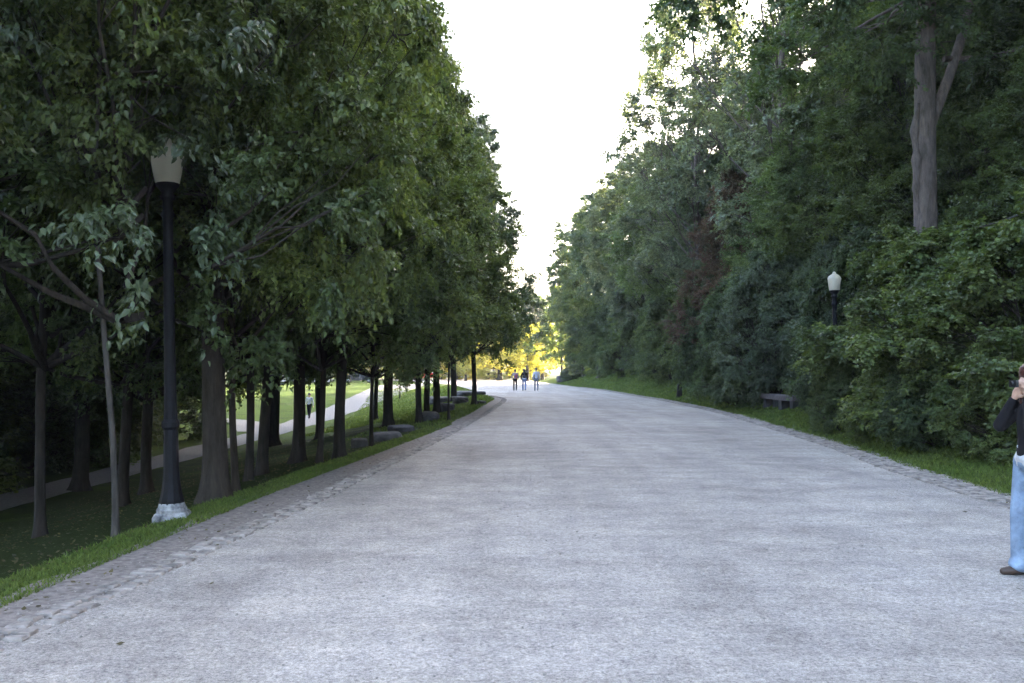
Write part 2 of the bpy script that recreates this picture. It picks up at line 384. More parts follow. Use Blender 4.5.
struct(link('fallen_leaves', mesh_np('fallen_leaves', V, [np.arange(nl_ * 4).reshape(-1, 4)], leaf_mat('dry_leaf', (.07, .055, .03), (.12, .10, .04), trans=.1, rough=.7, spec=.2), np.repeat(rng.random((nl_, 3)), 4, 0))), 'stuff')

# ------------------------------------------------------------------ foliage
def crown_proto(key, seed, H, zb, R, nl, nc, K, L, leaf, lw, tw, prof, lobe=.36, droop=.35, limb=True, six=False, squash=.75, inner=.2, mask=None, stems=0):
    rg = np.random.default_rng(seed)
    pt, pr = zip(*prof)
    t = (np.arange(nl) + rg.random(nl)) / nl
    rf = np.interp(t, pt, pr)
    ang = np.arange(nl) * 2.39996 + rg.normal(0, .35, nl)
    isin = rg.random(nl) < inner
    rad = R * rf * np.where(isin, rg.uniform(.05, .35, nl), rg.uniform(.58, .82, nl))
    z = zb + (H - zb) * (t * .9 + .06)
    LC = np.stack([np.cos(ang) * rad, np.sin(ang) * rad, z], -1)
    lr = lobe * R * rg.uniform(.75, 1.2, nl) * (.55 + .45 * rf)
    # clumps
    d = unit(rg.normal(0, 1, (nl, nc, 3)) + np.stack([np.cos(ang), np.sin(ang), 0 * ang + .55], -1)[:, None] * .55)
    cl = LC[:, None] + d * (lr[:, None] * rg.uniform(.45, 1.05, (nl, nc)))[..., None] * np.array([1, 1, squash])
    cl[..., 2] = np.maximum(cl[..., 2], .25)
    C = cl.reshape(-1, 3); cd = d.reshape(-1, 3); n = len(C)
    ctint = rg.random(n); ltint = np.repeat(rg.random(nl), nc)
    td = unit(cd[:, None] * .7 + rg.normal(0, .75, (n, K, 3)) * np.array([1, 1, .6]))
    tl = tw * rg.uniform(.6, 1.25, (n, K))
    s = (np.arange(L)[None, None] + rg.random((n, K, L))) / L
    P = C[:, None, None] + td[:, :, None] * (tl[..., None] * s)[..., None]
    P[..., 2] -= droop * .55 * tl[..., None] * s ** 2
    side = unit(np.cross(td, np.array([0, 0, 1.])) + 1e-6)
    sg = np.where(np.arange(L) % 2 == 0, 1., -1.)
    D = unit(td[:, :, None] * .55 + side[:, :, None] * sg[None, None, :, None] * .75 + rg.normal(0, .38, P.shape) - np.array([0, 0, 1.]) * droop)
    Nn = np.array([0, 0, 1.]) + rg.normal(0, .42, P.shape) + cd[:, None, None] * .35
    P = P + rg.normal(0, .02 + leaf * .15, P.shape)
    P = P.reshape(-1, 3); D = D.reshape(-1, 3); Nn = Nn.reshape(-1, 3)
    tint = np.stack([rg.random(len(P)), np.repeat(np.clip(ctint * .7 + ltint * .3, 0, 1), K * L), np.repeat(ltint, K * L)], -1)
    if mask is not None:
        k = mask(P); P, D, Nn, tint = P[k], D[k], Nn[k], tint[k]
    S = unit(np.cross(D, Nn)); Nn = np.cross(S, D)
    ln = (leaf * rg.uniform(.65, 1.3, len(P)))[:, None]; w = ln * lw
    m = len(P)
    if six:
        V = np.stack([P, P + D * ln * .3 + S * w * .85 + Nn * w * .35, P + D * ln * .68 + S * w * .7 + Nn * w * .22 - Nn * ln * .06, P + D * ln - Nn * ln * .16,
                      P + D * ln * .68 - S * w * .7 + Nn * w * .22 - Nn * ln * .06, P + D * ln * .3 - S * w * .85 + Nn * w * .35, P + D * ln * .5], 1).reshape(-1, 3)
        i = (np.arange(m) * 7)[:, None]
        F_ = np.concatenate([i + np.array([[0, 6, 1, 1]])[:, :3], i + np.array([[1, 6, 2]]), i + np.array([[2, 6, 3]]), i + np.array([[3, 6, 4]]), i + np.array([[4, 6, 5]]), i + np.array([[5, 6, 0]])])
        tint = np.repeat(tint, 7, 0)
    else:
        V = np.stack([P, P + D * ln * .45 + S * w + Nn * w * .35, P + D * ln - Nn * ln * .08, P + D * ln * .45 - S * w + Nn * w * .35], 1).reshape(-1, 3)
        i = (np.arange(m) * 4)[:, None]
        F_ = np.concatenate([i + np.array([[0, 2, 1]]), i + np.array([[0, 3, 2]])])
        tint = np.repeat(tint, 4, 0)
    crown = mesh_np(key + '_crown', V, [F_], M['green'], tint)
    # limbs
    mb = MB(); r0 = (.011 if zb < 7 else .007) * R + .012
    for j in range(nl):
        e = LC[j]; tb = max(.15, e[2] - .55 * math.hypot(e[0], e[1]) - .25 * (e[2] - zb) - .4)
        tb = max(tb, zb * (1.0 if zb < 7 else 1.26)) if stems == 0 else .05
        a = np.array([rg.normal(0, .05 + .12 * stems), rg.normal(0, .05 + .12 * stems), tb]); u = np.linspace(0, 1, 7)[:, None]
        bend = np.array([0, 0, .25 * (e[2] - tb)])
        path = a * (1 - u) + e * u - bend * (u * (1 - u)) * (1.2 if not stems else -.8) + rg.normal(0, .05, (7, 3)) * (u * (1.2 - u) * 3)
        mb.tube(path, r0 * (1 - .82 * u[:, 0]) * (1 - .5 * t[j]), 6, False)
        for q in range(0, nc, 1 if limb else 3):
            c = cl[j, q]; m0 = path[rg.integers(3, 7)]
            u4 = np.linspace(0, 1, 4)[:, None]
            pp = m0 * (1 - u4) + c * u4 + rg.normal(0, .06, (4, 3)) * (u4 * (1 - u4) * 4)
            mb.tube(pp, r0 * .22 * (1 - .75 * u4[:, 0]) + .003, 4, False)
    br = mb.mesh(key + '_branches', M['bark'])
    return dict(crown=crown, br=br, H=H, zb=zb, R=R)

ROW = [(0, 1.1), (.12, 1.22), (.3, 1.05), (.5, .78), (.75, .5), (1, .15)]
TALL = [(0, .5), (.3, .9), (.55, 1), (.8, .75), (1, .3)]
BUSH = [(0, 1.), (.35, 1), (.7, .72), (1, .3)]
P_ = {}
for i in range(4): P_['row%d' % i] = crown_proto('row%d' % i, 10 + i, 14, 2.4, 3.7, 40, 15, 8, 29, .096, .38, .6, ROW, inner=.3, limb=False)
for i in range(3): P_['tall%d' % i] = crown_proto('tall%d' % i, 30 + i, 18, 4, 5.2, 36, 15, 8, 25, .15, .38, .8, TALL, .34, inner=.28, limb=False)
for i in range(2): P_['airy%d' % i] = crown_proto('airy%d' % i, 40 + i, 19, 5, 5.4, 40, 12, 7, 18, .145, .36, .75, TALL, .25, inner=.1)
P_['high0'] = crown_proto('high0', 47, 20, 8.0, 6.5, 46, 15, 8, 24, .13, .36, .8, [(0, 1), (.3, 1), (.7, .8), (1, .3)], .26, limb=False)
for i in range(3): P_['bush%d' % i] = crown_proto('bush%d' % i, 50 + i, 5, .12, 2.3, 28, 15, 8, 24, .092, .42, .45, BUSH, .36, droop=.6, squash=.8, stems=1)
for i in range(2): P_['far%d' % i] = crown_proto('far%d' % i, 60 + i, 15, 2.5, 5, 26, 12, 6, 10, .36, .4, .9, ROW, .36, limb=False)
P_['sap0'] = crown_proto('sap0', 66, 4.4, 1.9, 1.2, 9, 6, 5, 10, .12, .36, .35, BUSH, .4)

def copy_mesh_mat(me, mat, _c={}):
    k = (me.name, mat.name)
    if k not in _c:
        c = me.copy(); c.materials[0] = mat; _c[k] = c
    return _c[k]

def trunk_mesh(h, r, seed, mat, lean=(0, 0), wob=.05, k=12, top=.25, flare=.55):
    rg = np.random.default_rng(seed); m = 16
    z = np.concatenate([[-.35, 0, .12, .3, .6], np.linspace(1.0, h, m - 5)]); u = np.clip(z / h, 0, 1)
    ph = rg.random(4) * 6.28
    X = np.array(lean[0]) * np.sin(u * math.pi) + wob * np.sin(z * .9 + ph[0]) * np.clip(z / 2, 0, 1)
    Y = np.array(lean[1]) * np.sin(u * math.pi) + wob * np.sin(z * .8 + ph[1]) * np.clip(z / 2, 0, 1)
    rr = r * (1 - (1 - top) * u ** 1.1) * (1 + flare * np.exp(-np.clip(z, 0, None) / .16))
    th = np.arange(k) * 2 * math.pi / k
    rm = rr[:, None] * (1 + .05 * np.sin(3 * th + ph[2])[None] + .16 * np.exp(-np.clip(z, 0, None) / .3)[:, None] * np.sin(5 * th + ph[3])[None] + rg.normal(0, .025, (m, k)))
    mb = MB(); mb.tube(np.stack([X, Y, z], -1), rm, k)
    return mb.mesh('trunk', mat)

TC = [0]
def tree(x, y, proto, h, r, tr, leafm, bark, label, name='tree', cat='tree', group=None, rz=None, lean=(0, 0), sink=.0, k=12, wob=.05):
    TC[0] += 1
    p = P_[proto]; rg = random.Random(TC[0] * 7 + 1)
    o = root(name, label, cat, (x, y, zp(x, y) - sink), 0, group)
    rz = rg.random() * 6.28 if rz is None else rz
    sx, sz = r / p['R'], h / p['H']
    link('trunk', trunk_mesh(h * .86, tr, TC[0], M[bark], lean, wob, k), o)
    link('crown', copy_mesh_mat(p['crown'], M[leafm]), o, rot=(0, 0, rz), scale=(sx, sx, sz))
    link('branches', copy_mesh_mat(p['br'], M['bark' if bark == 'barkpale' else bark]), o, rot=(0, 0, rz), scale=(sx, sx, sz))
    return o
def bush(x, y, proto, h, r, leafm, label, group=None, name='bush', cat='bush', bark='bark'):
    TC[0] += 1
    p = P_[proto]; rg = random.Random(TC[0] * 7 + 1); rz = rg.random() * 6.28
    o = root(name, label, cat, (x, y, zp(x, y) - .05), 0, group)
    sx, sz = r / p['R'], h / p['H']
    link('foliage', copy_mesh_mat(p['crown'], M[leafm]), o, rot=(0, 0, rz), scale=(sx, sx, sz))
    link('stems', copy_mesh_mat(p['br'], M[bark]), o, rot=(0, 0, rz), scale=(sx, sx, sz))
    return o
def clear_lamp(o, LX=None, LY=None, z0=-1, z1=4.08, w=(.22, .5)):
    """leaves of a crown thinned out round the lamp post it grows beside"""
    for c in o.children:
        if c.name.startswith('branches') and LX is None or c.name.startswith('branches') and z0 < 0:
            X0, Y0 = (LX, LY) if LX is not None else on(174, 519)
            me = c.data.copy(); bm = bmesh.new(); bm.from_mesh(me); mw = Matrix.Translation(o.location) @ Matrix.LocRotScale(c.location, c.rotation_euler, c.scale)
            dead = []
            for v in bm.verts:
                q = mw @ v.co; sc = Y0 / max(q.y, 1.)
                if abs(q.x * sc - X0) < .3 and q.y < Y0 + .3 and (q.z - 1.6) * sc + 1.6 < 4.2: dead.append(v)
            bmesh.ops.delete(bm, geom=dead, context='VERTS'); bm.to_mesh(me); bm.free(); c.data = me
        if LX is None: LX, LY = on(174, 519)
        if not c.name.startswith(('crown', 'foliage')) or z1 < 0: continue
        n = len(c.data.vertices); V = np.empty(n * 3, np.float32); c.data.vertices.foreach_get('co', V); V = V.reshape(-1, 3)
        A = np.empty(n * 4, np.float32); c.data.attributes['tint'].data.foreach_get('color', A); A = A.reshape(-1, 4)[:, :3]
        mw = np.array(Matrix.Translation(o.location) @ Matrix.LocRotScale(c.location, c.rotation_euler, c.scale))
        W = V @ mw[:3, :3].T + mw[:3, 3]; k = W.reshape(-1, 4, 3)[:, 0]
        sc = LY / np.maximum(k[:, 1], 1.)
        zz = (k[:, 2] - 1.6) * sc + 1.6
        bad = (np.abs(k[:, 0] * sc - LX) < np.where(zz > 3.3, w[1], w[0])) & (k[:, 1] < LY + .35) & (zz < z1) & (zz > z0)
        V = V.reshape(-1, 4, 3)[~bad].reshape(-1, 3); A = A.reshape(-1, 4, 3)[~bad].reshape(-1, 3); m = len(V) // 4
        i = (np.arange(m) * 4)[:, None]
        c.data = mesh_np('crown_pruned', V, [np.concatenate([i + np.array([[0, 2, 1]]), i + np.array([[0, 3, 2]])])], c.data.materials[0], A)
def on(x, y):
    """walk down a sight line until it meets the ground"""
    Y = 3.
    while Y < 200:
        X = (x - CX) / F * Y; Z = CAMH - (y - HY) / F * Y
        if Z <= zp(X, Y): return X, Y
        Y *= 1.004
    return X, Y

LX, LY = on(174, 519)
GL = 'trees along the left side of the road'
# (image x, image y of the foot, trunk px, height, crown radius, proto, leaf, bark, lean, label)
LT = [
 (43, 535, 10, 13, 3.2, 'row0', 'dark', 'barkdark', (0, 0), 'slim brown straight trunk low on the slope at the far left edge'),
 (118, 535, 6, 13, 2.4, 'row1', 'green', 'barkpale', (-.22, 0), 'slender pale barked tree left of the black lamp post, leaning slightly'),
 (82, 490, 15, 14, 4, 'row2', 'dark', 'barkdark', (0, 0), 'broad dark trunk at the near edge of the lower path'),
 (124, 506, 11, 13, 3.4, 'row3', 'dark', 'barkdark', (.1, 0), 'dark trunk directly behind the pale slender tree'),
 (148, 492, 5, 12, 2.6, 'row1', 'green', 'barkdark', (0, 0), 'thin dark tree between the pale tree and the lamp post'),
 (217, 499, 25, 15, 2.6, 'row0', 'green', 'bark', (0, 0), 'thickest trunk of the left row, right of the black lamp post'),
 (237, 492, 7, 11, 2.3, 'row2', 'green', 'bark', (-.1, 0), 'thin mottled trunk touching the thickest trunk on its right'),
 (250, 480, 8, 12, 3, 'row3', 'dark', 'barkdark', (.05, 0), 'narrow dark trunk a step behind the mottled thin trunk'),
 (263, 474, 11, 13, 3.2, 'row1', 'green', 'barkdark', (.15, 0), 'dark trunk bending to a crooked fork above the side path'),
 (273, 446, 13, 14, 4.2, 'row3', 'dark', 'barkdark', (0, 0), 'stout trunk far down the slope close to the path junction'),
 (299, 462, 12, 14.5, 2.35, 'row2', 'green', 'barkdark', (0, 0), 'straight trunk with low leafy sprigs beside the path junction'),
 (320, 462, 6, 10, 2.2, 'row0', 'dark', 'barkdark', (.1, 0), 'thin dark trunk between two thicker ones at the row middle'),
 (340, 458, 11, 14.5, 2.45, 'row3', 'green', 'barkdark', (0, 0), 'thick straight trunk in the clear before the sunlit lawn'),
 (372, 447, 4, 9, 1.8, 'row1', 'green', 'barkdark', (0, 0), 'thin young tree standing beside the small dark rock'),
 (389, 427, 10, 14, 3.1, 'row1', 'green', 'barkdark', (0, 0), 'thick trunk rising just behind the first large flat rock'),
 (419, 423, 6, 14, 3.1, 'row2', 'green', 'barkdark', (0, 0), 'left trunk of the close trio by the dark boulders'),
 (427, 419, 6, 13.5, 3.0, 'row0', 'dark', 'barkdark', (0, 0), 'middle trunk of the close trio by the dark boulders'),
 (437, 414, 7, 13, 3.1, 'row3', 'green', 'barkdark', (0, 0), 'right trunk of the close trio by the dark boulders'),
 (454, 402, 6, 14, 3.0, 'row1', 'green', 'barkdark', (0, 0), 'slim trunk behind the boulders where the road widens'),
 (474, 405, 5, 14, 2.8, 'row2', 'cool', 'barkdark', (0, 0), 'last tree of the left row, at the tip of the dirt shoulder'),
]
for (x, y, wpx, h, r, pr, lm, bk, ln, lab) in LT:
    X, Y = on(x, y)
    o = tree(X, Y, pr, h, r, wpx / F * Y / 2, lm, bk, lab, name='deciduous_tree', group=GL, lean=ln, rz=1.1 if x in (118, 217) else None)
    if x < 265: clear_lamp(o)
for (x, y, h, lab) in ((449, 421, 4.6, 'thin staked sapling in front of the dark boulders'), (400, 399, 5, 'thin sapling on the lawn between the thick trunk and the trio')):
    X, Y = on(x, y); tree(X, Y, 'sap0', h, 1.1, .04, 'green', 'barkdark', lab, name='sapling', cat='sapling')

# overhanging tree close on the left, its trunk outside the frame
def lamp_gap(P):
    W = P.copy(); c, s = math.cos(0), math.sin(0)
    X = W[:, 0] - 6.9; Y = W[:, 1] + 8.6; Z = W[:, 2] - .55
    sc = 10.0 / np.maximum(Y, 1.)
    return ~((np.abs(X * sc + 3.85) < np.where((Z - 1.6) * sc + 1.6 > 3.25, .45, .26)) & (Y < 10.3) & ((Z - 1.6) * sc + 1.6 < 4.0) & ((Z - 1.6) * sc + 1.6 > -1)) & (X < -1.2 - .12 * Y) & (Y > 5.2)
pn = crown_proto('near', 77, 11, 2.9, 4.7, 34, 15, 8, 18, .102, .25, .62, [(0, .8), (.2, 1), (.5, .95), (1, .3)], .3, droop=.75, six=True, limb=False, mask=lamp_gap)
o = root('overhanging_tree', 'near tree whose glossy drooping leafy boughs hang around the lamp globe', 'tree', (-6.9, 8.6, -.55))
link('trunk', trunk_mesh(9, .17, 99, M['bark']), o); link('crown', copy_mesh_mat(pn['crown'], M['cool']), o); link('branches', pn['br'], o); clear_lamp(o, z0=-.9, z1=-.8)

# woods left of the lower path
GW = 'woods beyond the lower path'
WL = [(-15.2, 19, 'bush0', 4.5, 2.8), (-16.5, 24, 'bush1', 5, 3), (-15.6, 29, 'bush2', 4.6, 2.6), (-17, 34, 'bush0', 5.5, 3), (-16.3, 40, 'bush1', 4.8, 2.6), (-19.5, 45, 'bush2', 5.5, 3.2), (-23.5, 49, 'bush0', 6, 3.4), (-28, 51, 'bush1', 6, 3.6), (-21, 38, 'bush2', 6, 3.4), (-19, 28, 'bush1', 6, 3.4), (-26, 43, 'bush0', 6.5, 3.6), (-33, 55, 'bush2', 6.5, 3.8)]
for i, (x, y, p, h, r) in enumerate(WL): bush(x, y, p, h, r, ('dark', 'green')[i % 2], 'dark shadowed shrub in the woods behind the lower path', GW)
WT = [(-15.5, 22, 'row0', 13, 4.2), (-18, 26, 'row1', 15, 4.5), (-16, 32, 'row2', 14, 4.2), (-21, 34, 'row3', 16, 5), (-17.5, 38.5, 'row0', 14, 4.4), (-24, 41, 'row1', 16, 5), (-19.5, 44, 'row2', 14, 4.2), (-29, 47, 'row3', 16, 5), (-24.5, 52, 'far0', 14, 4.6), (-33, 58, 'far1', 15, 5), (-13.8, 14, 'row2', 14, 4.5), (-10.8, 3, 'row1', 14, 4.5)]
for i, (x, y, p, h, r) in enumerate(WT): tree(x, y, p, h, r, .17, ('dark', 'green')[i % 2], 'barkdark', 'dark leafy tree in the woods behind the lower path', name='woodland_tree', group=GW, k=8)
# trees standing on the lawn between row and path, thickening the canopy
for (x, y, h, r, pr, lab) in ((-8.2, 20, 13, 3.8, 'row1', 'dark tree mid slope level with the row middle'), (-8.8, 27, 14, 4, 'row2', 'dark tree down the slope beyond the row middle'), (-7.6, 35, 13, 3.6, 'row0', 'dark tree down the slope opposite the first rock'), (-7.2, 47, 13, 3.4, 'row3', 'farthest tree down the slope before the open lawn')):
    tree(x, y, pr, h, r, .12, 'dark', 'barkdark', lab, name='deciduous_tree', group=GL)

# right-hand bushes: X, Y, proto, h, r, leaf, label
GB = 'bushes along the right verge'
RB = [
 (9.6, 11.2, 'bush0', 4.0, 2.0, 'cool', 'light leafed bush at the right frame edge behind the woman'),
 (9.1, 14.6, 'bush1', 3.9, 2.2, 'green', 'bush behind the woman where the verge is widest'),
 (9.0, 17.6, 'bush2', 3.8, 2.3, 'green', 'big rounded bush standing below the tall bare trunk'),
 (9.3, 20.6, 'bush0', 4.1, 2.2, 'green', 'rounded bush just right of the verge lamp, below the trunk'),
 (7.98, 21.6, 'bush1', 2.1, .75, 'bright', 'small low bush hiding the foot of the verge lamp'),
 (10.2, 25.2, 'bush2', 4.6, 1.9, 'dark', 'dark bush directly behind the verge lamp globe'),
 (10.7, 29.5, 'bush0', 5.0, 1.7, 'cool', 'bush with drooping pale leaves over the stone benches'),
 (9.9, 33.6, 'bush1', 5.6, 2.2, 'cool', 'tall glossy bush left of the stone benches'),
 (10.2, 37.6, 'bush2', 5.4, 2.2, 'dark', 'dark bush reaching the cobble edging near the road bend'),
 (10.4, 42.5, 'bush0', 5.6, 2.4, 'dark', 'dark bush beside the short stump post'),
 (11.2, 49, 'bush1', 6.6, 2.7, 'green', 'bush where the grass bank begins to widen'),
 (11.8, 57, 'bush2', 7.4, 3.1, 'green', 'bush above the narrow start of the grass bank'),
 (13.2, 66, 'bush0', 8, 3.5, 'green', 'bush above the middle of the grass bank'),
 (13.6, 76, 'bush1', 8, 3.6, 'dark', 'dark bush above the wide grass bank'),
 (12.9, 87, 'bush2', 8, 3.6, 'green', 'bush at the top of the far grass bank'),
 (11.2, 98, 'bush0', 8, 3.4, 'green', 'bush at the far end of the grass bank'),
 (9.2, 107, 'bush1', 7, 2.8, 'dark', 'low dark bush beside the far lone trunk'),
]
RB += [(8.1, 14.2, 'bush2', 1.9, 1.1, 'green', 'low shrub skirting the wide part of the verge'), (7.9, 16.4, 'bush0', 1.9, 1.0, 'dark', 'low shrub in front of the big rounded bush'),
 (8.1, 18.6, 'bush1', 2.0, 1.0, 'green', 'low shrub filling the foot of the big rounded bush'), (9.1, 24.4, 'bush0', 2.4, 1.1, 'dark', 'low dark shrub just behind the verge lamp pole'),
 (10.0, 26.6, 'bush2', 2.4, 1.0, 'green', 'low shrub between the verge lamp and the benches'), (9.0, 35.2, 'bush1', 2.2, 1.0, 'dark', 'low shrub left of the benches beside the cobbles')]
for (x, y, p, h, r, lm, lab) in RB:
    o = bush(x, y, p, h, r, lm, lab, GB)
    if 14 < y < 26: clear_lamp(o, 8.38, 23, 2.75, 4.75, (.3, .36))
GR = 'forest trees on the right slope'
RT = [
 (13.4, 24.5, 'row0', 10, 3.0, .14, 'bright', 'leafy tree with bright tips right of the tall bare trunk'),
 (11.6, 18.2, 'row1', 7.5, 2.4, .10, 'bright', 'young yellow green tree above the bush behind the woman'),
 (13.6, 30, 'row2', 13, 4.0, .2, 'green', 'full dark green tree left of the tall bare trunk'),
 (12.4, 35.5, 'row3', 11.5, 3.4, .16, 'bright', 'tree with yellow green sprays behind the verge lamp'),
 (10.6, 42, 'row1', 10.5, 2.7, .14, 'red', 'smaller tree with reddish turning leaves amid the green'),
 (12.0, 39, 'airy0', 22, 5.8, .24, 'pale', 'tallest thin crowned tree with sky showing through its stems'),
 (16, 33, 'tall0', 19, 5.2, .26, 'green', 'dense tall tree behind the full dark green tree'),
 (17.5, 42, 'tall1', 20, 5.4, .26, 'green', 'tall tree on the slope behind the thin crowned tree'),
 (10.5, 50, 'airy1', 19.0, 5.5, .24, 'pale', 'pale grey green tree bulging out over the road against the sky'),
 (13.5, 53, 'tall2', 15, 4.6, .24, 'cool', 'cool green tree below the pale bulging tree'),
 (18, 52, 'tall0', 19, 5.5, .26, 'green', 'hill tree behind the pale bulging tree'),
 (11.6, 61, 'tall1', 16, 4.8, .24, 'bright', 'pale grey green tree on the descending skyline'),
 (19, 63, 'tall2', 18, 5.4, .26, 'green', 'hill tree behind the pale skyline tree'),
 (11.0, 70, 'tall0', 18, 5.2, .24, 'pale', 'pale tree midway along the descending skyline'),
 (19.5, 75, 'tall1', 17, 5.4, .26, 'green', 'hill tree behind the midway skyline tree'),
 (9.8, 79, 'tall2', 18, 5, .24, 'cool', 'grey green tree above the widest grass bank'),
 (18.5, 87, 'tall0', 16, 5.2, .26, 'green', 'hill tree above the far bushes'),
 (8.8, 89, 'tall1', 18.5, 4.8, .24, 'green', 'tree overhanging the far end of the grass bank'),
 (8.0, 99, 'tall2', 17.5, 4.6, .22, 'cool', 'far tree narrowing the gap of sky'),
 (16, 100, 'far0', 15, 5.0, .24, 'green', 'hill tree at the far end of the forest'),
 (7.4, 104, 'row2', 15, 3.6, .30, 'green', 'last lone trunk at the right road edge beyond the bank'),
 (11.6, 56, 'airy0', 26, 4.6, .24, 'pale', 'very tall tree whose thin top catches golden sun above the others'),
 (15, 13.5, 'tall1', 16, 4.8, .24, 'green', 'tall tree above the right frame edge'),
 (17, 22, 'tall2', 18, 5.2, .26, 'green', 'tall tree on the slope behind the bare trunk'),
]
for (x, y, p, h, r, tr, lm, lab) in RT: tree(x, y, p, h, r, tr, lm, 'barkgrey' if 'airy' in p else 'bark', lab, name='forest_tree', group=GR, k=10, wob=.12)
for i, (x, y, p, h, r) in enumerate([(24, 20, 'tall0', 18, 5.5), (23, 29, 'tall1', 18, 5.5), (24, 38, 'tall2', 19, 5.5), (25, 48, 'tall0', 19, 5.5), (26, 58, 'tall1', 18, 5.5), (26, 69, 'tall2', 17, 5.5), (26, 81, 'tall0', 16, 5.5), (24, 92, 'tall1', 15, 5.2), (32, 34, 'tall2', 18, 5.5), (33, 46, 'tall1', 18, 5.5), (34, 60, 'tall0', 17, 5.5), (34, 76, 'tall2', 16, 5.5), (13.5, 6.5, 'tall2', 14, 4.6), (12.5, -2, 'tall0', 14, 4.6), (20, 8, 'tall1', 16, 5.2), (22, 14, 'tall0', 16, 5.2)]):  # entries at the list's end are unseen, added to shade the near road
    tree(x, y, p, h, r, .25, 'green', 'bark', 'tall green tree high on the forested right slope', name='hillside_tree', group='trees high on the right slope', k=8)

for i, (x, y, h, r) in enumerate([(13.5, 17, 6, 3), (14, 21, 7, 3.2), (15, 27, 8, 3.4), (15.5, 33, 8, 3.5), (15, 39, 8, 3.5), (15.5, 45, 8.5, 3.6), (16, 52, 8.5, 3.6), (17, 59, 8.5, 3.6), (18, 67, 8.5, 3.7), (18, 76, 8.5, 3.7), (17.5, 85, 8, 3.7), (16.5, 94, 8, 3.6), (12.8, 10, 6, 3), (12, 4, 6, 3), (20, 31, 8, 3.6), (21, 43, 8, 3.6), (21, 55, 8, 3.6)]):  # second layer of bushes added to keep sun flecks off the road
    bush(x, y, 'bush%d' % (i % 3), h, r, 'dark', 'dark thicket added between the forest trunks to block stray sun', 'thickets added on the right slope as a sun screen', name='thicket', cat='thicket')

for (x, y, p, h, r, lab) in [(11.0, 60.5, 'bush1', 5.5, 2.4, 'front bush overlapping the lower grass bank'), (11.2, 68.5, 'bush2', 6, 2.8, 'front bush round the trunk of the midway skyline tree'), (10.6, 78, 'bush0', 6, 2.8, 'front bush round the trunk of the grey green tree'), (9.8, 88, 'bush1', 6, 2.8, 'front bush round the trunk over the far bank'), (8.8, 98, 'bush2', 6, 2.8, 'front bush round the trunk narrowing the sky gap')]:
    bush(x, y, p, h, r, 'green', lab, GB)

# the tall bare trunk with its fork
o = root('forked_tree', 'tall grey brown bare trunk with a knotty bump and high fork above the bushes', 'tree', (10.32, 22, zp(10.32, 22)))
rg = np.random.default_rng(8); mb = MB()
z = np.linspace(-.3, 15, 34); k = 20; th = np.arange(k) * 2 * math.pi / k
px = .02 * np.sin(z) + .012 * z * 0 + np.where(z > 8, (z - 8) * .05, 0)
rr = .315 - .009 * z + .25 * np.exp(-np.clip(z, 0, None) / .5)
rm = rr[:, None] * (1 + .03 * np.sin(3 * th + 1)[None] + rg.normal(0, .015, (34, k)))
bumpf = np.exp(-((z - 6.6) / .75) ** 2)[:, None] * np.exp(-((np.angle(np.exp(1j * (th - 2.9)))) / .55) ** 2)[None]
mb.tube(np.stack([px, 0 * z, z], -1), rm, k)
u = np.linspace(0, 1, 14)[:, None]
mb.tube(np.array([.1, 0, 6.6]) * (1 - u) + np.array([1.9, .5, 13.5]) * u + np.array([.28, 0, -.3]) * np.sin(u * 3.14), .14 - .07 * u[:, 0], 14)
mb.tube(np.array([.55, .1, 8.4]) * (1 - u) + np.array([4.2, .4, 9.6]) * u + np.array([0, 0, -.35]) * np.sin(u * 3.14), .085 - .06 * u[:, 0], 10)
mb.tube(np.array([.1, 0, 9.5]) * (1 - u) + np.array([-3.4, -.5, 12.5]) * u, .1 - .07 * u[:, 0], 10)
link('trunk', mb.mesh('forked_trunk', M['barkgrey']), o)
mb = MB(); uu = np.linspace(0, 1, 12); bz = 5.0 + 2.6 * uu
mb.tube(np.stack([-.24 - .05 * np.sin(uu * 3.14) - .035 * np.sin(uu * 11), -.12 + 0 * uu, bz - .4], -1), .02 + .06 * np.sin(uu * 3.14).clip(0) ** .6 + .035 * np.sin(uu * 9 + 1) ** 2 + rg.normal(0, .012, 12), 10)
link('burl', mb.mesh('burl', M['barkgrey']), o)
p = P_['high0']
link('crown', copy_mesh_mat(p['crown'], M['dark']), o, rot=(0, 0, 1.)); link('branches', copy_mesh_mat(p['br'], M['barkgrey']), o, rot=(0, 0, 1.))
# pale dead branch at the right edge
mb = MB(); u = np.linspace(0, 1, 10)[:, None]
mb.tube(np.array([0, 0, 0]) * (1 - u) + np.array([1.9, .2, .75]) * u + np.array([0, 0, -.12]) * np.sin(u * 3.1), .028 - .018 * (1 - u[:, 0]), 7)
mb.tube(np.array([.8, .1, .2]) * (1 - u) + np.array([.45, 0, -.5]) * u, .014 - .008 * u[:, 0], 6)
o = link('dead_branch', mb.mesh('dead_branch', M['barkpale']), loc=(7.75, 15.2, 4.0)); o['label'] = 'pale bare dead branch poking from the bushes at the right edge'; o['category'] = 'branch'

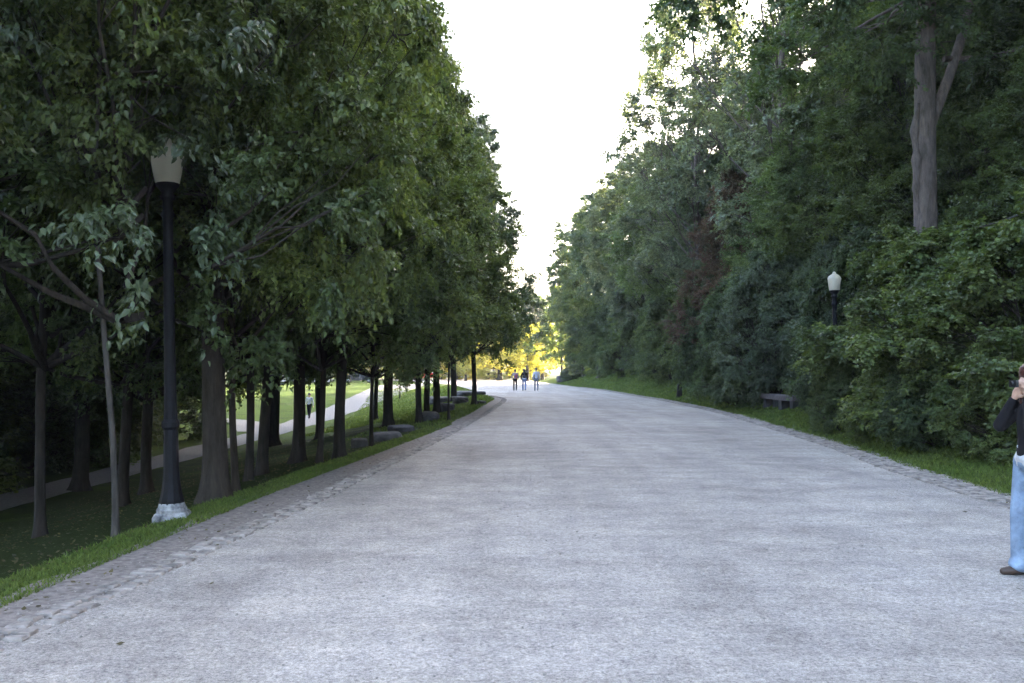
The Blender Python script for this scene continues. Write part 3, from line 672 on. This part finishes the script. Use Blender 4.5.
# ------------------------------------------------------------------ the sunlit far end
GF = 'sunlit trees at the far end'
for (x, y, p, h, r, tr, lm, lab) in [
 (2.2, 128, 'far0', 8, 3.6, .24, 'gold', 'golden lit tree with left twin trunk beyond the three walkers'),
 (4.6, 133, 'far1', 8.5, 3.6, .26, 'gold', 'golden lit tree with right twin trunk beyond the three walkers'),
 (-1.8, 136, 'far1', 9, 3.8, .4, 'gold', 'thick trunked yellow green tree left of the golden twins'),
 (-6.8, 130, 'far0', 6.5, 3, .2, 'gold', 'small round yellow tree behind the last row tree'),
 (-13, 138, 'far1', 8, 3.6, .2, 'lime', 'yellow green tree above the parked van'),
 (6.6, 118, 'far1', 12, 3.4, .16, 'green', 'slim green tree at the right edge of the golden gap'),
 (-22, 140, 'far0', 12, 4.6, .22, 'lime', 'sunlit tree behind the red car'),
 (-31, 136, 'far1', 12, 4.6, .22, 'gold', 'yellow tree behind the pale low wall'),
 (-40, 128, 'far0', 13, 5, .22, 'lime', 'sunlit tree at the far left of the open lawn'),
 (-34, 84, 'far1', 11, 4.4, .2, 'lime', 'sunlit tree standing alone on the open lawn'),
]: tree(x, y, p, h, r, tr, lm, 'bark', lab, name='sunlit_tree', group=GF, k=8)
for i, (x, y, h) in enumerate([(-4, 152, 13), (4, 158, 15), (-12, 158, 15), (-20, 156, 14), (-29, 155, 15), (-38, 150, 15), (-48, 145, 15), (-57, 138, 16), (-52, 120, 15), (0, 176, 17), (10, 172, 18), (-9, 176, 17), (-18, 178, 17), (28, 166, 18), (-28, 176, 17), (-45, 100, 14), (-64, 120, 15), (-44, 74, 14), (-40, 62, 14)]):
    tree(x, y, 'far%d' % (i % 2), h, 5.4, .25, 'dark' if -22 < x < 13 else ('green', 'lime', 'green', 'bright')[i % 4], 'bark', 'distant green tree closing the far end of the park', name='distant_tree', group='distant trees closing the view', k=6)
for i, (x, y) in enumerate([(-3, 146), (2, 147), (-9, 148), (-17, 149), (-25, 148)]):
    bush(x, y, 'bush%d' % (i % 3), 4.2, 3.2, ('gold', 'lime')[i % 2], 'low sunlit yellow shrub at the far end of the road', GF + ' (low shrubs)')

# ------------------------------------------------------------------ rocks
def rock(x, y, sx, sy, sz, seed, label, rz=0.):
    bm = bmesh.new(); bmesh.ops.create_cube(bm, size=1)
    bmesh.ops.subdivide_edges(bm, edges=bm.edges[:], cuts=5, use_grid_fill=True)
    rg = np.random.default_rng(seed); f = rg.normal(0, 1, (6, 3)) * 2.2; ph = rg.random(6) * 6.28
    for v in bm.verts:
        c = np.array(v.co); q = c / (np.abs(c) ** 6).sum() ** (1 / 6) * .5
        d = sum(math.sin(float(f[i] @ q) + ph[i]) for i in range(6)) * .035 + sum(math.sin(float(f[i] @ q) * 3.1 + ph[i]) for i in range(6)) * .015
        q = q * (1 + d * 1.2)
        v.co = (q[0] * sx, q[1] * sy, (q[2] + .32) * sz)
    o = link('boulder', from_bm('boulder', bm, M['rock'], False), loc=(x, y, zp(x, y)), rot=(0, 0, rz))
    o['label'] = label; o['category'] = 'rock'; o['group'] = 'rocks on the left verge'
for (px0, py0, sx, sy, sz, lab) in [
 (360, 447, .5, .5, .3, 'small dark rock beside the thin young tree'), (386, 440, 1.0, .9, .3, 'first large flat rock at the edge of the dirt shoulder'),
 (402, 432, .9, 1.3, .28, 'flat slab rock between the thick trunk and the trio'), (430, 421, .8, 1.5, .5, 'dark boulder at the foot of the trio of trunks'),
 (446, 412, .9, 1.6, .6, 'dark boulder right of the trio behind the sapling'), (460, 404, 1.0, 2., .6, 'rounded boulder left of the last row tree'),
 (470, 396, 2.2, 2.6, .5, 'long flat rock behind the last row tree'), (482, 404, .5, .8, .25, 'low pale rock at the foot of the last row tree'), (439, 404, 1.6, 2.4, .7, 'grey boulder farther back behind the trio')]:
    X, Y = on(px0, py0); rock(X, Y, sx * .72, sy * .75, sz * .8, int(px0), lab, .3)
rock(6.0, 104, 1.5, 2, .8, 62, 'low dark rock by the far lone trunk')
for (x, y, lab) in ((6.7, 101, 'low dark shrub hugging the far lone trunk'), (8.0, 100, 'low dark shrub right of the far lone trunk')): bush(x, y, 'bush1', 1.6, 1.2, 'dark', lab)

# ------------------------------------------------------------------ lamps
def glass_mat():
    m, nt, ns, ls = newmat('frosted_globe')
    p = N(ns, 'ShaderNodeBsdfPrincipled'); p.inputs['Base Color'].default_value = (.80, .75, .62, 1); p.inputs['Roughness'].default_value = .25
    t = N(ns, 'ShaderNodeBsdfTranslucent'); t.inputs[0].default_value = (.85, .78, .62, 1)
    mx = N(ns, 'ShaderNodeMixShader'); mx.inputs[0].default_value = .5
    ls.new(p.outputs[0], mx.inputs[1]); ls.new(t.outputs[0], mx.inputs[2]); out(ns, ls, mx.outputs[0]); return m
M['globe'] = glass_mat()
def lamp(x, y, H, gr, label):
    z0 = zp(x, y); o = root('street_lamp', label, 'street lamp', (x, y, z0), 0, 'park lamps beside the road')
    if y < 15: o.rotation_euler = (0, -.026, 0)
    mb = MB(); mb.boxes([(0, 0, .02)], [(.18, .17, .07)], [.2], .12); mb.lathe([(.0, .08), (.165, .08), (.17, .12), (.15, .15), (.14, .19), (.0, .19)], 10)
    link('footing', mb.mesh('footing', M['conc'], False), o)
    mb = MB(); mb.lathe([(0, .15), (.138, .15), (.135, .22), (.112, .30), (.094, .42), (.084, .55), (.078, 1.0), (.098, 1.03), (.098, 1.08), (.074, 1.12), (.064, 1.5)], 12)
    link('base', mb.mesh('lamp_base', M['black'], False), o)
    mb = MB(); g0 = H - 3.0 * gr
    mb.lathe([(.07, 1.12), (.062, 1.6), (.054, g0 - .5), (.058, g0 - .36), (.075, g0 - .34), (.075, g0 - .31), (.055, g0 - .28), (.055, g0 - .16), (.08, g0 - .14), (.08, g0 - .11), (.06, g0 - .08), (.11, g0 - .01), (.125, g0), (.125, g0 + .03), (0, g0 + .03)], 18)
    link('pole', mb.mesh('lamp_pole', M['black']), o)
    mb = MB(); s = gr / .17
    prof = [(.125, g0 + .03), (.135, g0 + .05), (.150 * s, g0 + .16 * s), (.168 * s, g0 + .30 * s), (.175 * s, g0 + .345 * s), (.166 * s, g0 + .37 * s), (.145 * s, g0 + .41 * s), (.10 * s, g0 + .45 * s), (.052 * s, g0 + .472 * s), (.05 * s, g0 + .49 * s), (.045 * s, g0 + .51 * s), (.025 * s, g0 + .53 * s), (0, g0 + .535 * s)]
    mb.lathe(prof, 28); gl = link('globe', mb.mesh('lamp_globe', M['globe']), o)
    mb = MB(); mb.lathe([(0, g0 + .03), (.05, g0 + .03), (.05, g0 + .14), (.03, g0 + .16), (.045, g0 + .2), (.045, g0 + .28), (0, g0 + .31)], 12)
    link('bulb', mb.mesh('bulb', M['barkgrey']), gl)
X, Y = on(174, 519)
lamp(X, Y, 4.27, .178, 'near black lamp post with frosted globe on a chipped pale footing')
lamp(8.38, 23, 3.93, .165, 'farther lamp with white acorn globe rising out of the right bushes')

# ------------------------------------------------------------------ stone benches, stump
def bench(x, y, rz, label):
    o = root('stone_bench', label, 'bench', (x, y, zp(x, y)), rz, 'stone benches by the right verge')
    mb = MB(); mb.boxes([(0, 0, .36)], [(.24, .62, .09)], [0], .03); link('seat', mb.mesh('bench_seat', M['benchstone'], False), o)
    for s in (-.4, .4):
        mb = MB(); mb.boxes([(0, s, .11)], [(.16, .11, .158)], [0], .02); link('leg', mb.mesh('bench_leg', M['rock'], False), o)
bench(9.2, 29.4, .18, 'nearer of two low stone slab benches under the bushes')
bench(9.3, 31.6, .12, 'farther of two low stone slab benches under the bushes')
mb = MB(); mb.tube([(0, 0, -.2), (0, 0, .1), (.02, 0, .6), (.04, 0, 1.1), (.05, 0, 2.2)], [.2, .15, .13, .12, .1], 12)
o = link('tree_stump', mb.mesh('tree_stump', M['barkdark']), loc=(8.95, 47.5, zp(8.95, 47.5))); o['label'] = 'dark upright stump at the edge of the bushes on the grass bank'; o['category'] = 'stump'

# ------------------------------------------------------------------ low wall and vehicles far left
mb = MB(); mb.boxes([(0, 0, .45)], [(5., .2, .5)], [0], .03)
o = link('low_wall', mb.mesh('low_wall', simple('pale_wall', (.5, .47, .42), .9, .2, 6, .01), False), loc=(-31, 128, zp(-31, 128)), rot=(0, 0, .12)); o['label'] = 'long pale low wall at the top of the sunlit lawn'; o['category'] = 'wall'
def prism(pts, w, bev=.05):
    bm = bmesh.new(); a = [bm.verts.new((x, -w / 2, z)) for x, z in pts]; b = [bm.verts.new((x, w / 2, z)) for x, z in pts]
    bm.faces.new(a); bm.faces.new(b[::-1])
    for i in range(len(pts)):
        j = (i + 1) % len(pts); bm.faces.new((a[j], a[i], b[i], b[j]))
    bmesh.ops.recalc_face_normals(bm, faces=bm.faces[:])
    if bev: bmesh.ops.bevel(bm, geom=bm.edges[:], offset=bev, segments=2, affect='EDGES')
    return bm
M['glassd'] = simple('dark_glass', (.02, .025, .03), .1, .1, 2); M['tyre'] = simple('tyre_rubber', (.02, .02, .02), .8); M['rim'] = simple('rim_metal', (.5, .5, .52), .35, .1, 8, metal=.8)
M['headl'] = simple('headlight', (.75, .75, .72), .15, .05, 3); M['taill'] = simple('tail_light', (.45, .02, .02), .2, .05, 3)
def car(x, y, rz, paint, label, van=False, stripe=None):
    o = root('parked_van' if van else 'parked_car', label, 'van' if van else 'car', (x, y, zp(x, y)), rz, 'vehicles parked beyond the lawn')
    if van: body = [(-2.5, .35), (-2.5, 2.1), (-2.3, 2.3), (1.3, 2.3), (1.9, 1.35), (2.5, 1.15), (2.6, .7), (2.6, .35)]; cab = [(.9, 1.3), (.9, 2.0), (1.25, 2.0), (1.75, 1.32)]
    else: body = [(-2.2, .3), (-2.25, .85), (-1.9, 1.0), (-1.45, 1.05), (-.9, 1.42), (.35, 1.42), (1.05, 1.02), (2.0, .88), (2.2, .6), (2.2, .3)]; cab = [(-1.3, 1.02), (-.85, 1.34), (.3, 1.34), (.85, 1.02)]
    w = 1.9 if van else 1.72
    link('body', from_bm('vehicle_body', prism(body, w, .06), paint, False), o)
    link('window', from_bm('vehicle_window', prism(cab, w + .012, 0), M['glassd'], False), o)
    link('windshield', from_bm('vehicle_windshield', prism([(1.36, 2.2), (1.83, 1.44), (1.86, 1.46), (1.39, 2.22)] if van else [(.42, 1.38), (1.0, 1.06), (1.02, 1.08), (.44, 1.40)], w - .3, 0), M['glassd'], False), o)
    if stripe: link('stripe', from_bm('vehicle_stripe', prism([(-2.45, .7), (-2.45, 1.0), (2.4, 1.0), (2.4, .7)], w + .01, 0), stripe, False), o)
    for wx in (-1.4, 1.45):
        for s in (-1, 1):
            mb = MB(); mb.tube([(wx, s * (w / 2 - .2), .33), (wx, s * (w / 2 + .02), .33)], [.33, .33], 18); t = link('wheel', mb.mesh('wheel', M['tyre'], False), o)
            mb = MB(); mb.tube([(wx, s * (w / 2), .33), (wx, s * (w / 2 + .03), .33)], [.19, .17], 14); link('rim', mb.mesh('rim', M['rim'], False), t)
    fx = 2.58 if van else 2.16
    for s in (-1, 1):
        mb = MB(); mb.boxes([(fx, s * .62, .72)], [(.05, .16, .08)], [0], .1); link('headlight', mb.mesh('headlight', M['headl'], False), o)
        mb = MB(); mb.boxes([(-2.5 if van else -2.22, s * .68, .85)], [(.04, .1, .1)], [0], .1); link('taillight', mb.mesh('taillight', M['taill'], False), o)
car(-10.6, 150, .1, simple('white_paint', (.75, .76, .78), .3, .05), 'white van with a red lower stripe seen between far trunks', True, simple('red_stripe', (.5, .03, .03), .4, .05))
car(-14.2, 148, .15, simple('red_paint', (.55, .03, .025), .3, .05), 'red car parked left of the white van')
car(-21.4, 124, .1, simple('dark_paint', (.02, .02, .03), .25, .1), 'dark car parked at the top of the lawn')
#car(-16.6, 132, .2, simple('orange_red_paint', (.6, .1, .05), .3, .05), 'orange red car farther left than the red one')

# ------------------------------------------------------------------ people
def hull_bm(items):
    out_bm = bmesh.new()
    for (a, ra, b, rb) in items:
        t = bmesh.new(); pts = []
        for c, r in ((a, ra), (b, rb)):
            q = bmesh.new(); bmesh.ops.create_icosphere(q, subdivisions=2, radius=r)
            pts += [v.co + Vector(c) for v in q.verts]; q.free()
        vs = [t.verts.new(p) for p in pts]
        res = bmesh.ops.convex_hull(t, input=vs)
        dead = [v for v in res['geom_interior'] if isinstance(v, bmesh.types.BMVert)]
        if dead: bmesh.ops.delete(t, geom=dead, context='VERTS')
        me = bpy.data.meshes.new('h'); t.to_mesh(me); t.free(); out_bm.from_mesh(me); bpy.data.meshes.remove(me)
    return out_bm
def fuse(name, items, mat, voxel=.012, smooth=4):
    bm = hull_bm(items); me = bpy.data.meshes.new('tmp'); bm.to_mesh(me); bm.free()
    o = bpy.data.objects.new('tmp', me); COL.objects.link(o)
    m = o.modifiers.new('r', 'REMESH'); m.mode = 'VOXEL'; m.voxel_size = voxel
    s = o.modifiers.new('s', 'SMOOTH'); s.factor = .5; s.iterations = smooth
    dg = bpy.context.evaluated_depsgraph_get(); dg.update()
    me2 = bpy.data.meshes.new_from_object(o.evaluated_get(dg)); me2.name = name
    bpy.data.objects.remove(o)
    me2.materials.clear(); me2.materials.append(mat)
    for p in me2.polygons: p.use_smooth = True
    return me2
SKIN = simple('skin', (.52, .32, .23), .55, .1, 20)
def V3(*a): return np.array(a, float)
def hand(w, d, up, s=1):
    """palm and five bent fingers from the wrist w, along d, palm normal up"""
    d = unit(V3(*d)); up = unit(V3(*up)); sd = np.cross(d, up) * s
    w = V3(*w); it = [(w, .024, w + d * .045 + sd * .012, .023), (w, .022, w + d * .06 - sd * .018, .02), (w + d * .045 + sd * .015, .021, w + d * .075 - sd * .005, .02)]
    for i, (o, l) in enumerate(((.030, .060), (.010, .072), (-.010, .068), (-.028, .052))):
        b = w + d * .08 + sd * o; m = b + d * l * .55 - up * l * .15; t = m + d * l * .35 - up * l * .4
        it += [(w + d * .05 + sd * o * .7, .012, b, .0095), (b, .0095, m, .0085), (m, .0085, t, .007)]
    b = w + d * .025 + sd * .03; m = b + d * .03 + sd * .025 - up * .01; t = m + d * .032 - up * .02
    return it + [(b - sd * .01, .014, m, .011), (m, .011, t, .009)]
def person(x, y, rz, s, pose, label, top, bottom, shoe, hair, hairlong, voxel=.012, shirt=None, bag=None, flare=.0, slim=1.):
    o = root('person', label, 'person', (x, y, zp(x, y) + .006), rz); o.scale = (s, s, s)
    st = .2 if pose == 'walk' else .03
    sh = {-1: V3(-.165 * slim, 0, 1.385), 1: V3(.165 * slim, 0, 1.385)}
    hip = {-1: V3(-.085, 0, .92), 1: V3(.085, 0, .92)}
    if pose == 'walk':
        kn = {-1: V3(-.10, .12, .50), 1: V3(.10, -.04, .50)}; an = {-1: V3(-.10, .20, .09), 1: V3(.10, -.24, .13)}
        el = {-1: V3(-.235, -.08, 1.12), 1: V3(.235, .04, 1.12)}; wr = {-1: V3(-.25, -.06, .87), 1: V3(.25, .16, .89)}
    else:
        kn = {-1: V3(-.10, .05, .50), 1: V3(.10, .06, .50)}; an = {-1: V3(-.10, -.04, .09), 1: V3(.11, .055, .09)}
        el = {-1: V3(-.215, .145, 1.22), 1: V3(.215, .15, 1.21)}; wr = {-1: V3(-.09, .10, 1.45), 1: V3(.10, .10, 1.435)}
    H = V3(0, .015, 1.59)
    B = [(hip[-1], .10, hip[1], .10), (V3(0, 0, .95), .12, V3(0, .0, 1.1), .10), (V3(0, 0, 1.1), .10, V3(0, .0, 1.3), .115), (sh[-1], .05, sh[1], .05), (V3(0, 0, 1.3), .11, V3(0, 0, 1.38), .075),
         (V3(0, -.01, 1.38), .06, V3(0, .0, 1.5), .05), (H + V3(0, .02, -.04), .068, H + V3(0, -.015, .045), .088), (H + V3(0, .035, -.075), .04, H + V3(0, .03, -.02), .062),
         (H + V3(0, .09, -.005), .010, H + V3(0, .105, -.03), .013), (H + V3(-.082, -.005, .0), .014, H + V3(-.084, -.01, -.03), .011), (H + V3(.082, -.005, .0), .014, H + V3(.084, -.01, -.03), .011),
         (H + V3(-.02, .085, -.062), .009, H + V3(.02, .085, -.062), .009)]
    for q in (-1, 1):
        B += [(hip[q], .085, kn[q], .055), (kn[q], .052, an[q], .036), (an[q] - V3(0, 0, .03), .035, an[q] + V3(0, .12, -.055), .028),
              (sh[q], .05, el[q], .037), (el[q], .036, wr[q], .024)]
        d = wr[q] - el[q]
        B += hand(wr[q], d, V3(-q, 0, 0) if pose == 'walk' else V3(-q * .3, .95, 0), 1)
    link('body', fuse('person_body', B, SKIN, min(voxel, .009), 2), o)
    # trousers
    T = [(hip[-1], .115, hip[1], .115), (V3(-.02, 0, .92), .124, V3(.02, 0, .92), .124)]
    for q in (-1, 1):
        T += [(hip[q], .102 + flare * .3, kn[q], .068 + flare * .5), (kn[q], .068 + flare * .5, an[q] + V3(0, 0, .02), .055 + flare), (an[q] + V3(0, -.005, .0), .05 + flare, an[q] + V3(0, .03, .0), .048 + flare)]
    link('trousers', fuse('trousers', T, bottom, voxel), o)
    J = [(V3(0, 0, .985), .132, V3(0, 0, 1.12), .118), (V3(0, 0, 1.12), .118, V3(0, 0, 1.3), .128), (sh[-1], .062, sh[1], .062), (V3(-.06, 0, 1.3), .10, V3(.06, 0, 1.3), .10), (V3(0, 0, 1.36), .08, V3(0, -.01, 1.42), .066)]
    for q in (-1, 1): J += [(sh[q], .068, el[q], .058), (el[q], .058, wr[q] - (wr[q] - el[q]) * .08, .037)]
    link('jacket' if pose != 'walk' else 'top', fuse('jacket', J, top, voxel), o)
    if shirt is not None:
        link('shirt_hem', fuse('shirt_hem', [(V3(-.03, 0, .95), .130, V3(.03, 0, .95), .130), (V3(0, 0, .96), .132, V3(0, 0, .97), .132)], shirt, voxel), o)
    for q in (-1, 1):
        a = an[q]; link('shoe', fuse('shoe', [(a + V3(0, -.04, -.045), .042, a + V3(0, .06, -.05), .042), (a + V3(0, .06, -.052), .042, a + V3(0, .15, -.06), .03), (a + V3(0, -.02, -.03), .042, a + V3(0, 0, -.01), .04)], shoe, voxel * .8), o)
    Hh = [(H + V3(0, -.03, .05), .095, H + V3(0, .0, .06), .09), (H + V3(0, -.045, -.02), .085, H + V3(0, -.03, .04), .092)]
    if hairlong: Hh += [(H + V3(-.07, .01, .04), .045, H + V3(-.082, .015, -.2), .032), (H + V3(.07, .01, .04), .045, H + V3(.082, .015, -.2), .032), (H + V3(0, -.05, 0), .085, H + V3(0, -.085, -.22), .06), (H + V3(-.05, -.02, .0), .05, H + V3(-.06, -.05, -.2), .04), (H + V3(.05, -.02, .0), .05, H + V3(.06, -.05, -.2), .04), (H + V3(0, -.085, -.2), .06, H + V3(0, -.1, -.33), .04)]
    link('hair', fuse('hair', Hh, hair, voxel), o)
    if bag is not None:
        bx, m = bag
        link('bag', fuse('bag', [(V3(bx - .08, -.17, 1.05), .06, V3(bx + .08, -.17, 1.05), .06), (V3(bx - .08, -.17, 1.25), .06, V3(bx + .08, -.17, 1.25), .06), (V3(bx, -.17, 1.05), .08, V3(bx, -.17, 1.27), .08)], m, voxel), o)
    return o
jean = simple('light_denim', (.25, .33, .45), .9, .45, 6, .07, spec=.15); jean2 = cloth('blue_denim', (.13, .20, .38)); blk = cloth('black_cloth', (.012, .011, .013)); grey = cloth('grey_trousers', (.13, .15, .2))
wht = cloth('white_cloth', (.6, .6, .62)); ltb = cloth('pale_blue_shirt', (.45, .5, .6)); brn = simple('brown_leather', (.05, .03, .022), .5); pink = cloth('rose_bag', (.28, .08, .11))
hb = simple('black_hair', (.012, .01, .009), .5, .4, 60); hr = simple('auburn_hair', (.06, .018, .012), .5, .4, 60); gtop = cloth('grey_top', (.25, .25, .28))
w = person(4.025, 6.86, R_(90), .955, 'camera', 'woman in black jacket and pale jeans at the right edge, raising a camera', blk, jean, brn, hr, True, .008, shirt=wht, flare=.026)
mb = MB(); mb.boxes([(0, .155, 1.565)], [(.05, .012, .03)], [0], .05); mb.tube([(0, .16, 1.565), (0, .18, 1.565)], [.024, .021], 14)
cam_o = link('compact_camera', mb.mesh('compact_camera', simple('camera_metal', (.012, .012, .013), .35), False)); cam_o.matrix_world = Matrix.Translation((4.025, 6.86, 0)) @ Matrix.Rotation(R_(90), 4, 'Z') @ Matrix.Scale(.955, 4)
cam_o['label'] = 'small dark camera held up by the woman in the black jacket'; cam_o['category'] = 'camera'
mb = MB(); 
for zz in (1.03,): mb.lathe([(0, 0), (.012, 0), (.012, .006), (0, .008)], 12, (0, 0, zz))
bt = mb.mesh('button', wht, False)
for v in bt.vertices:
    zc = 1.05 if v.co.z < 1.1 else 1.16
    v.co = (v.co.x + .03, .131 + (v.co.z - zc), zc + v.co.y)
link('button', bt, w)
person(.24, 67.5, 0, .96, 'walk', 'left walker of three with a rose bag on the back and black trousers', gtop, blk, brn, hb, False, bag=(.07, pink))
person(.93, 67.8, 0, .98, 'walk', 'middle walker of three with long dark hair and blue jeans', blk, jean2, brn, hb, True, shirt=wht)
person(1.84, 67.2, 0, 1.02, 'walk', 'right walker of three in a pale shirt and grey trousers', ltb, grey, brn, hb, False)
person(-13.0, 57, R_(170), .95, 'walk', 'lone walker in a white top on the lower path between trunks', wht, blk, brn, hb, False)

# ------------------------------------------------------------------ camera, sky, sun
cam = bpy.data.cameras.new('camera'); cam.sensor_width = 36; cam.lens = F / 1024 * 36; cam.clip_end = 4000; cam.clip_start = .05
co = bpy.data.objects.new('camera', cam); COL.objects.link(co); co.location = (0, 0, CAMH)
co.rotation_euler = (R_(90) + math.atan((HY - 341.5) / F), 0, 0); SC.camera = co
SUN_AZ, SUN_EL = 48, 13
wd = bpy.data.worlds.new('World'); SC.world = wd; wd.use_nodes = True
nt = wd.node_tree; nt.nodes.clear()
sky = nt.nodes.new('ShaderNodeTexSky'); sky.sky_type = 'NISHITA'; sky.sun_disc = False
sky.sun_elevation = R_(SUN_EL); sky.sun_rotation = R_(SUN_AZ); sky.air_density = 0.7; sky.dust_density = 5.0; sky.ozone_density = 0.3
bg = nt.nodes.new('ShaderNodeBackground'); bg.inputs[1].default_value = .15
wo = nt.nodes.new('ShaderNodeOutputWorld'); nt.links.new(sky.outputs[0], bg.inputs[0]); nt.links.new(bg.outputs[0], wo.inputs[0])
sl = bpy.data.lights.new('sun', 'SUN'); sl.energy = 4.; sl.angle = R_(.5); sl.color = (1, .88, .70)
so = bpy.data.objects.new('sun', sl); COL.objects.link(so)
S = Vector((math.sin(R_(SUN_AZ)) * math.cos(R_(SUN_EL)), math.cos(R_(SUN_AZ)) * math.cos(R_(SUN_EL)), math.sin(R_(SUN_EL))))
so.rotation_euler = S.to_track_quat('Z', 'Y').to_euler(); so.location = (30, 30, 40)
vs = SC.view_settings; SC.display_settings.display_device = 'sRGB'
vs.view_transform = 'Standard'; vs.look = 'None'; vs.exposure = 4.1; vs.gamma = 1; vs.use_curve_mapping = False
cy = SC.cycles; cy.max_bounces = 5; cy.diffuse_bounces = 2; cy.glossy_bounces = 2; cy.transmission_bounces = 4; cy.transparent_max_bounces = 4
cy.use_denoising = True; cy.use_adaptive_sampling = True; cy.adaptive_threshold = .03; cy.sample_clamp_indirect = 6
cy.caustics_reflective = False; cy.caustics_refractive = False

hm = bpy.data.materials.new('air'); hm.use_nodes = True; hn = hm.node_tree; hn.nodes.clear()
pv = hn.nodes.new('ShaderNodeVolumePrincipled'); pv.inputs['Color'].default_value = (.9, .93, .95, 1); pv.inputs['Density'].default_value = .0004
ho = hn.nodes.new('ShaderNodeOutputMaterial'); hn.links.new(pv.outputs[0], ho.inputs['Volume'])

bm = bmesh.new(); bmesh.ops.create_cube(bm, size=1)
for v in bm.verts: v.co = (v.co.x * 1840, 600 + v.co.y * 1860, 17.5 + v.co.z * 45)
struct(link('haze', from_bm('haze', bm, hm, False)), 'stuff')
SC.cycles.volume_bounces = 0; SC.cycles.volume_step_rate = 10
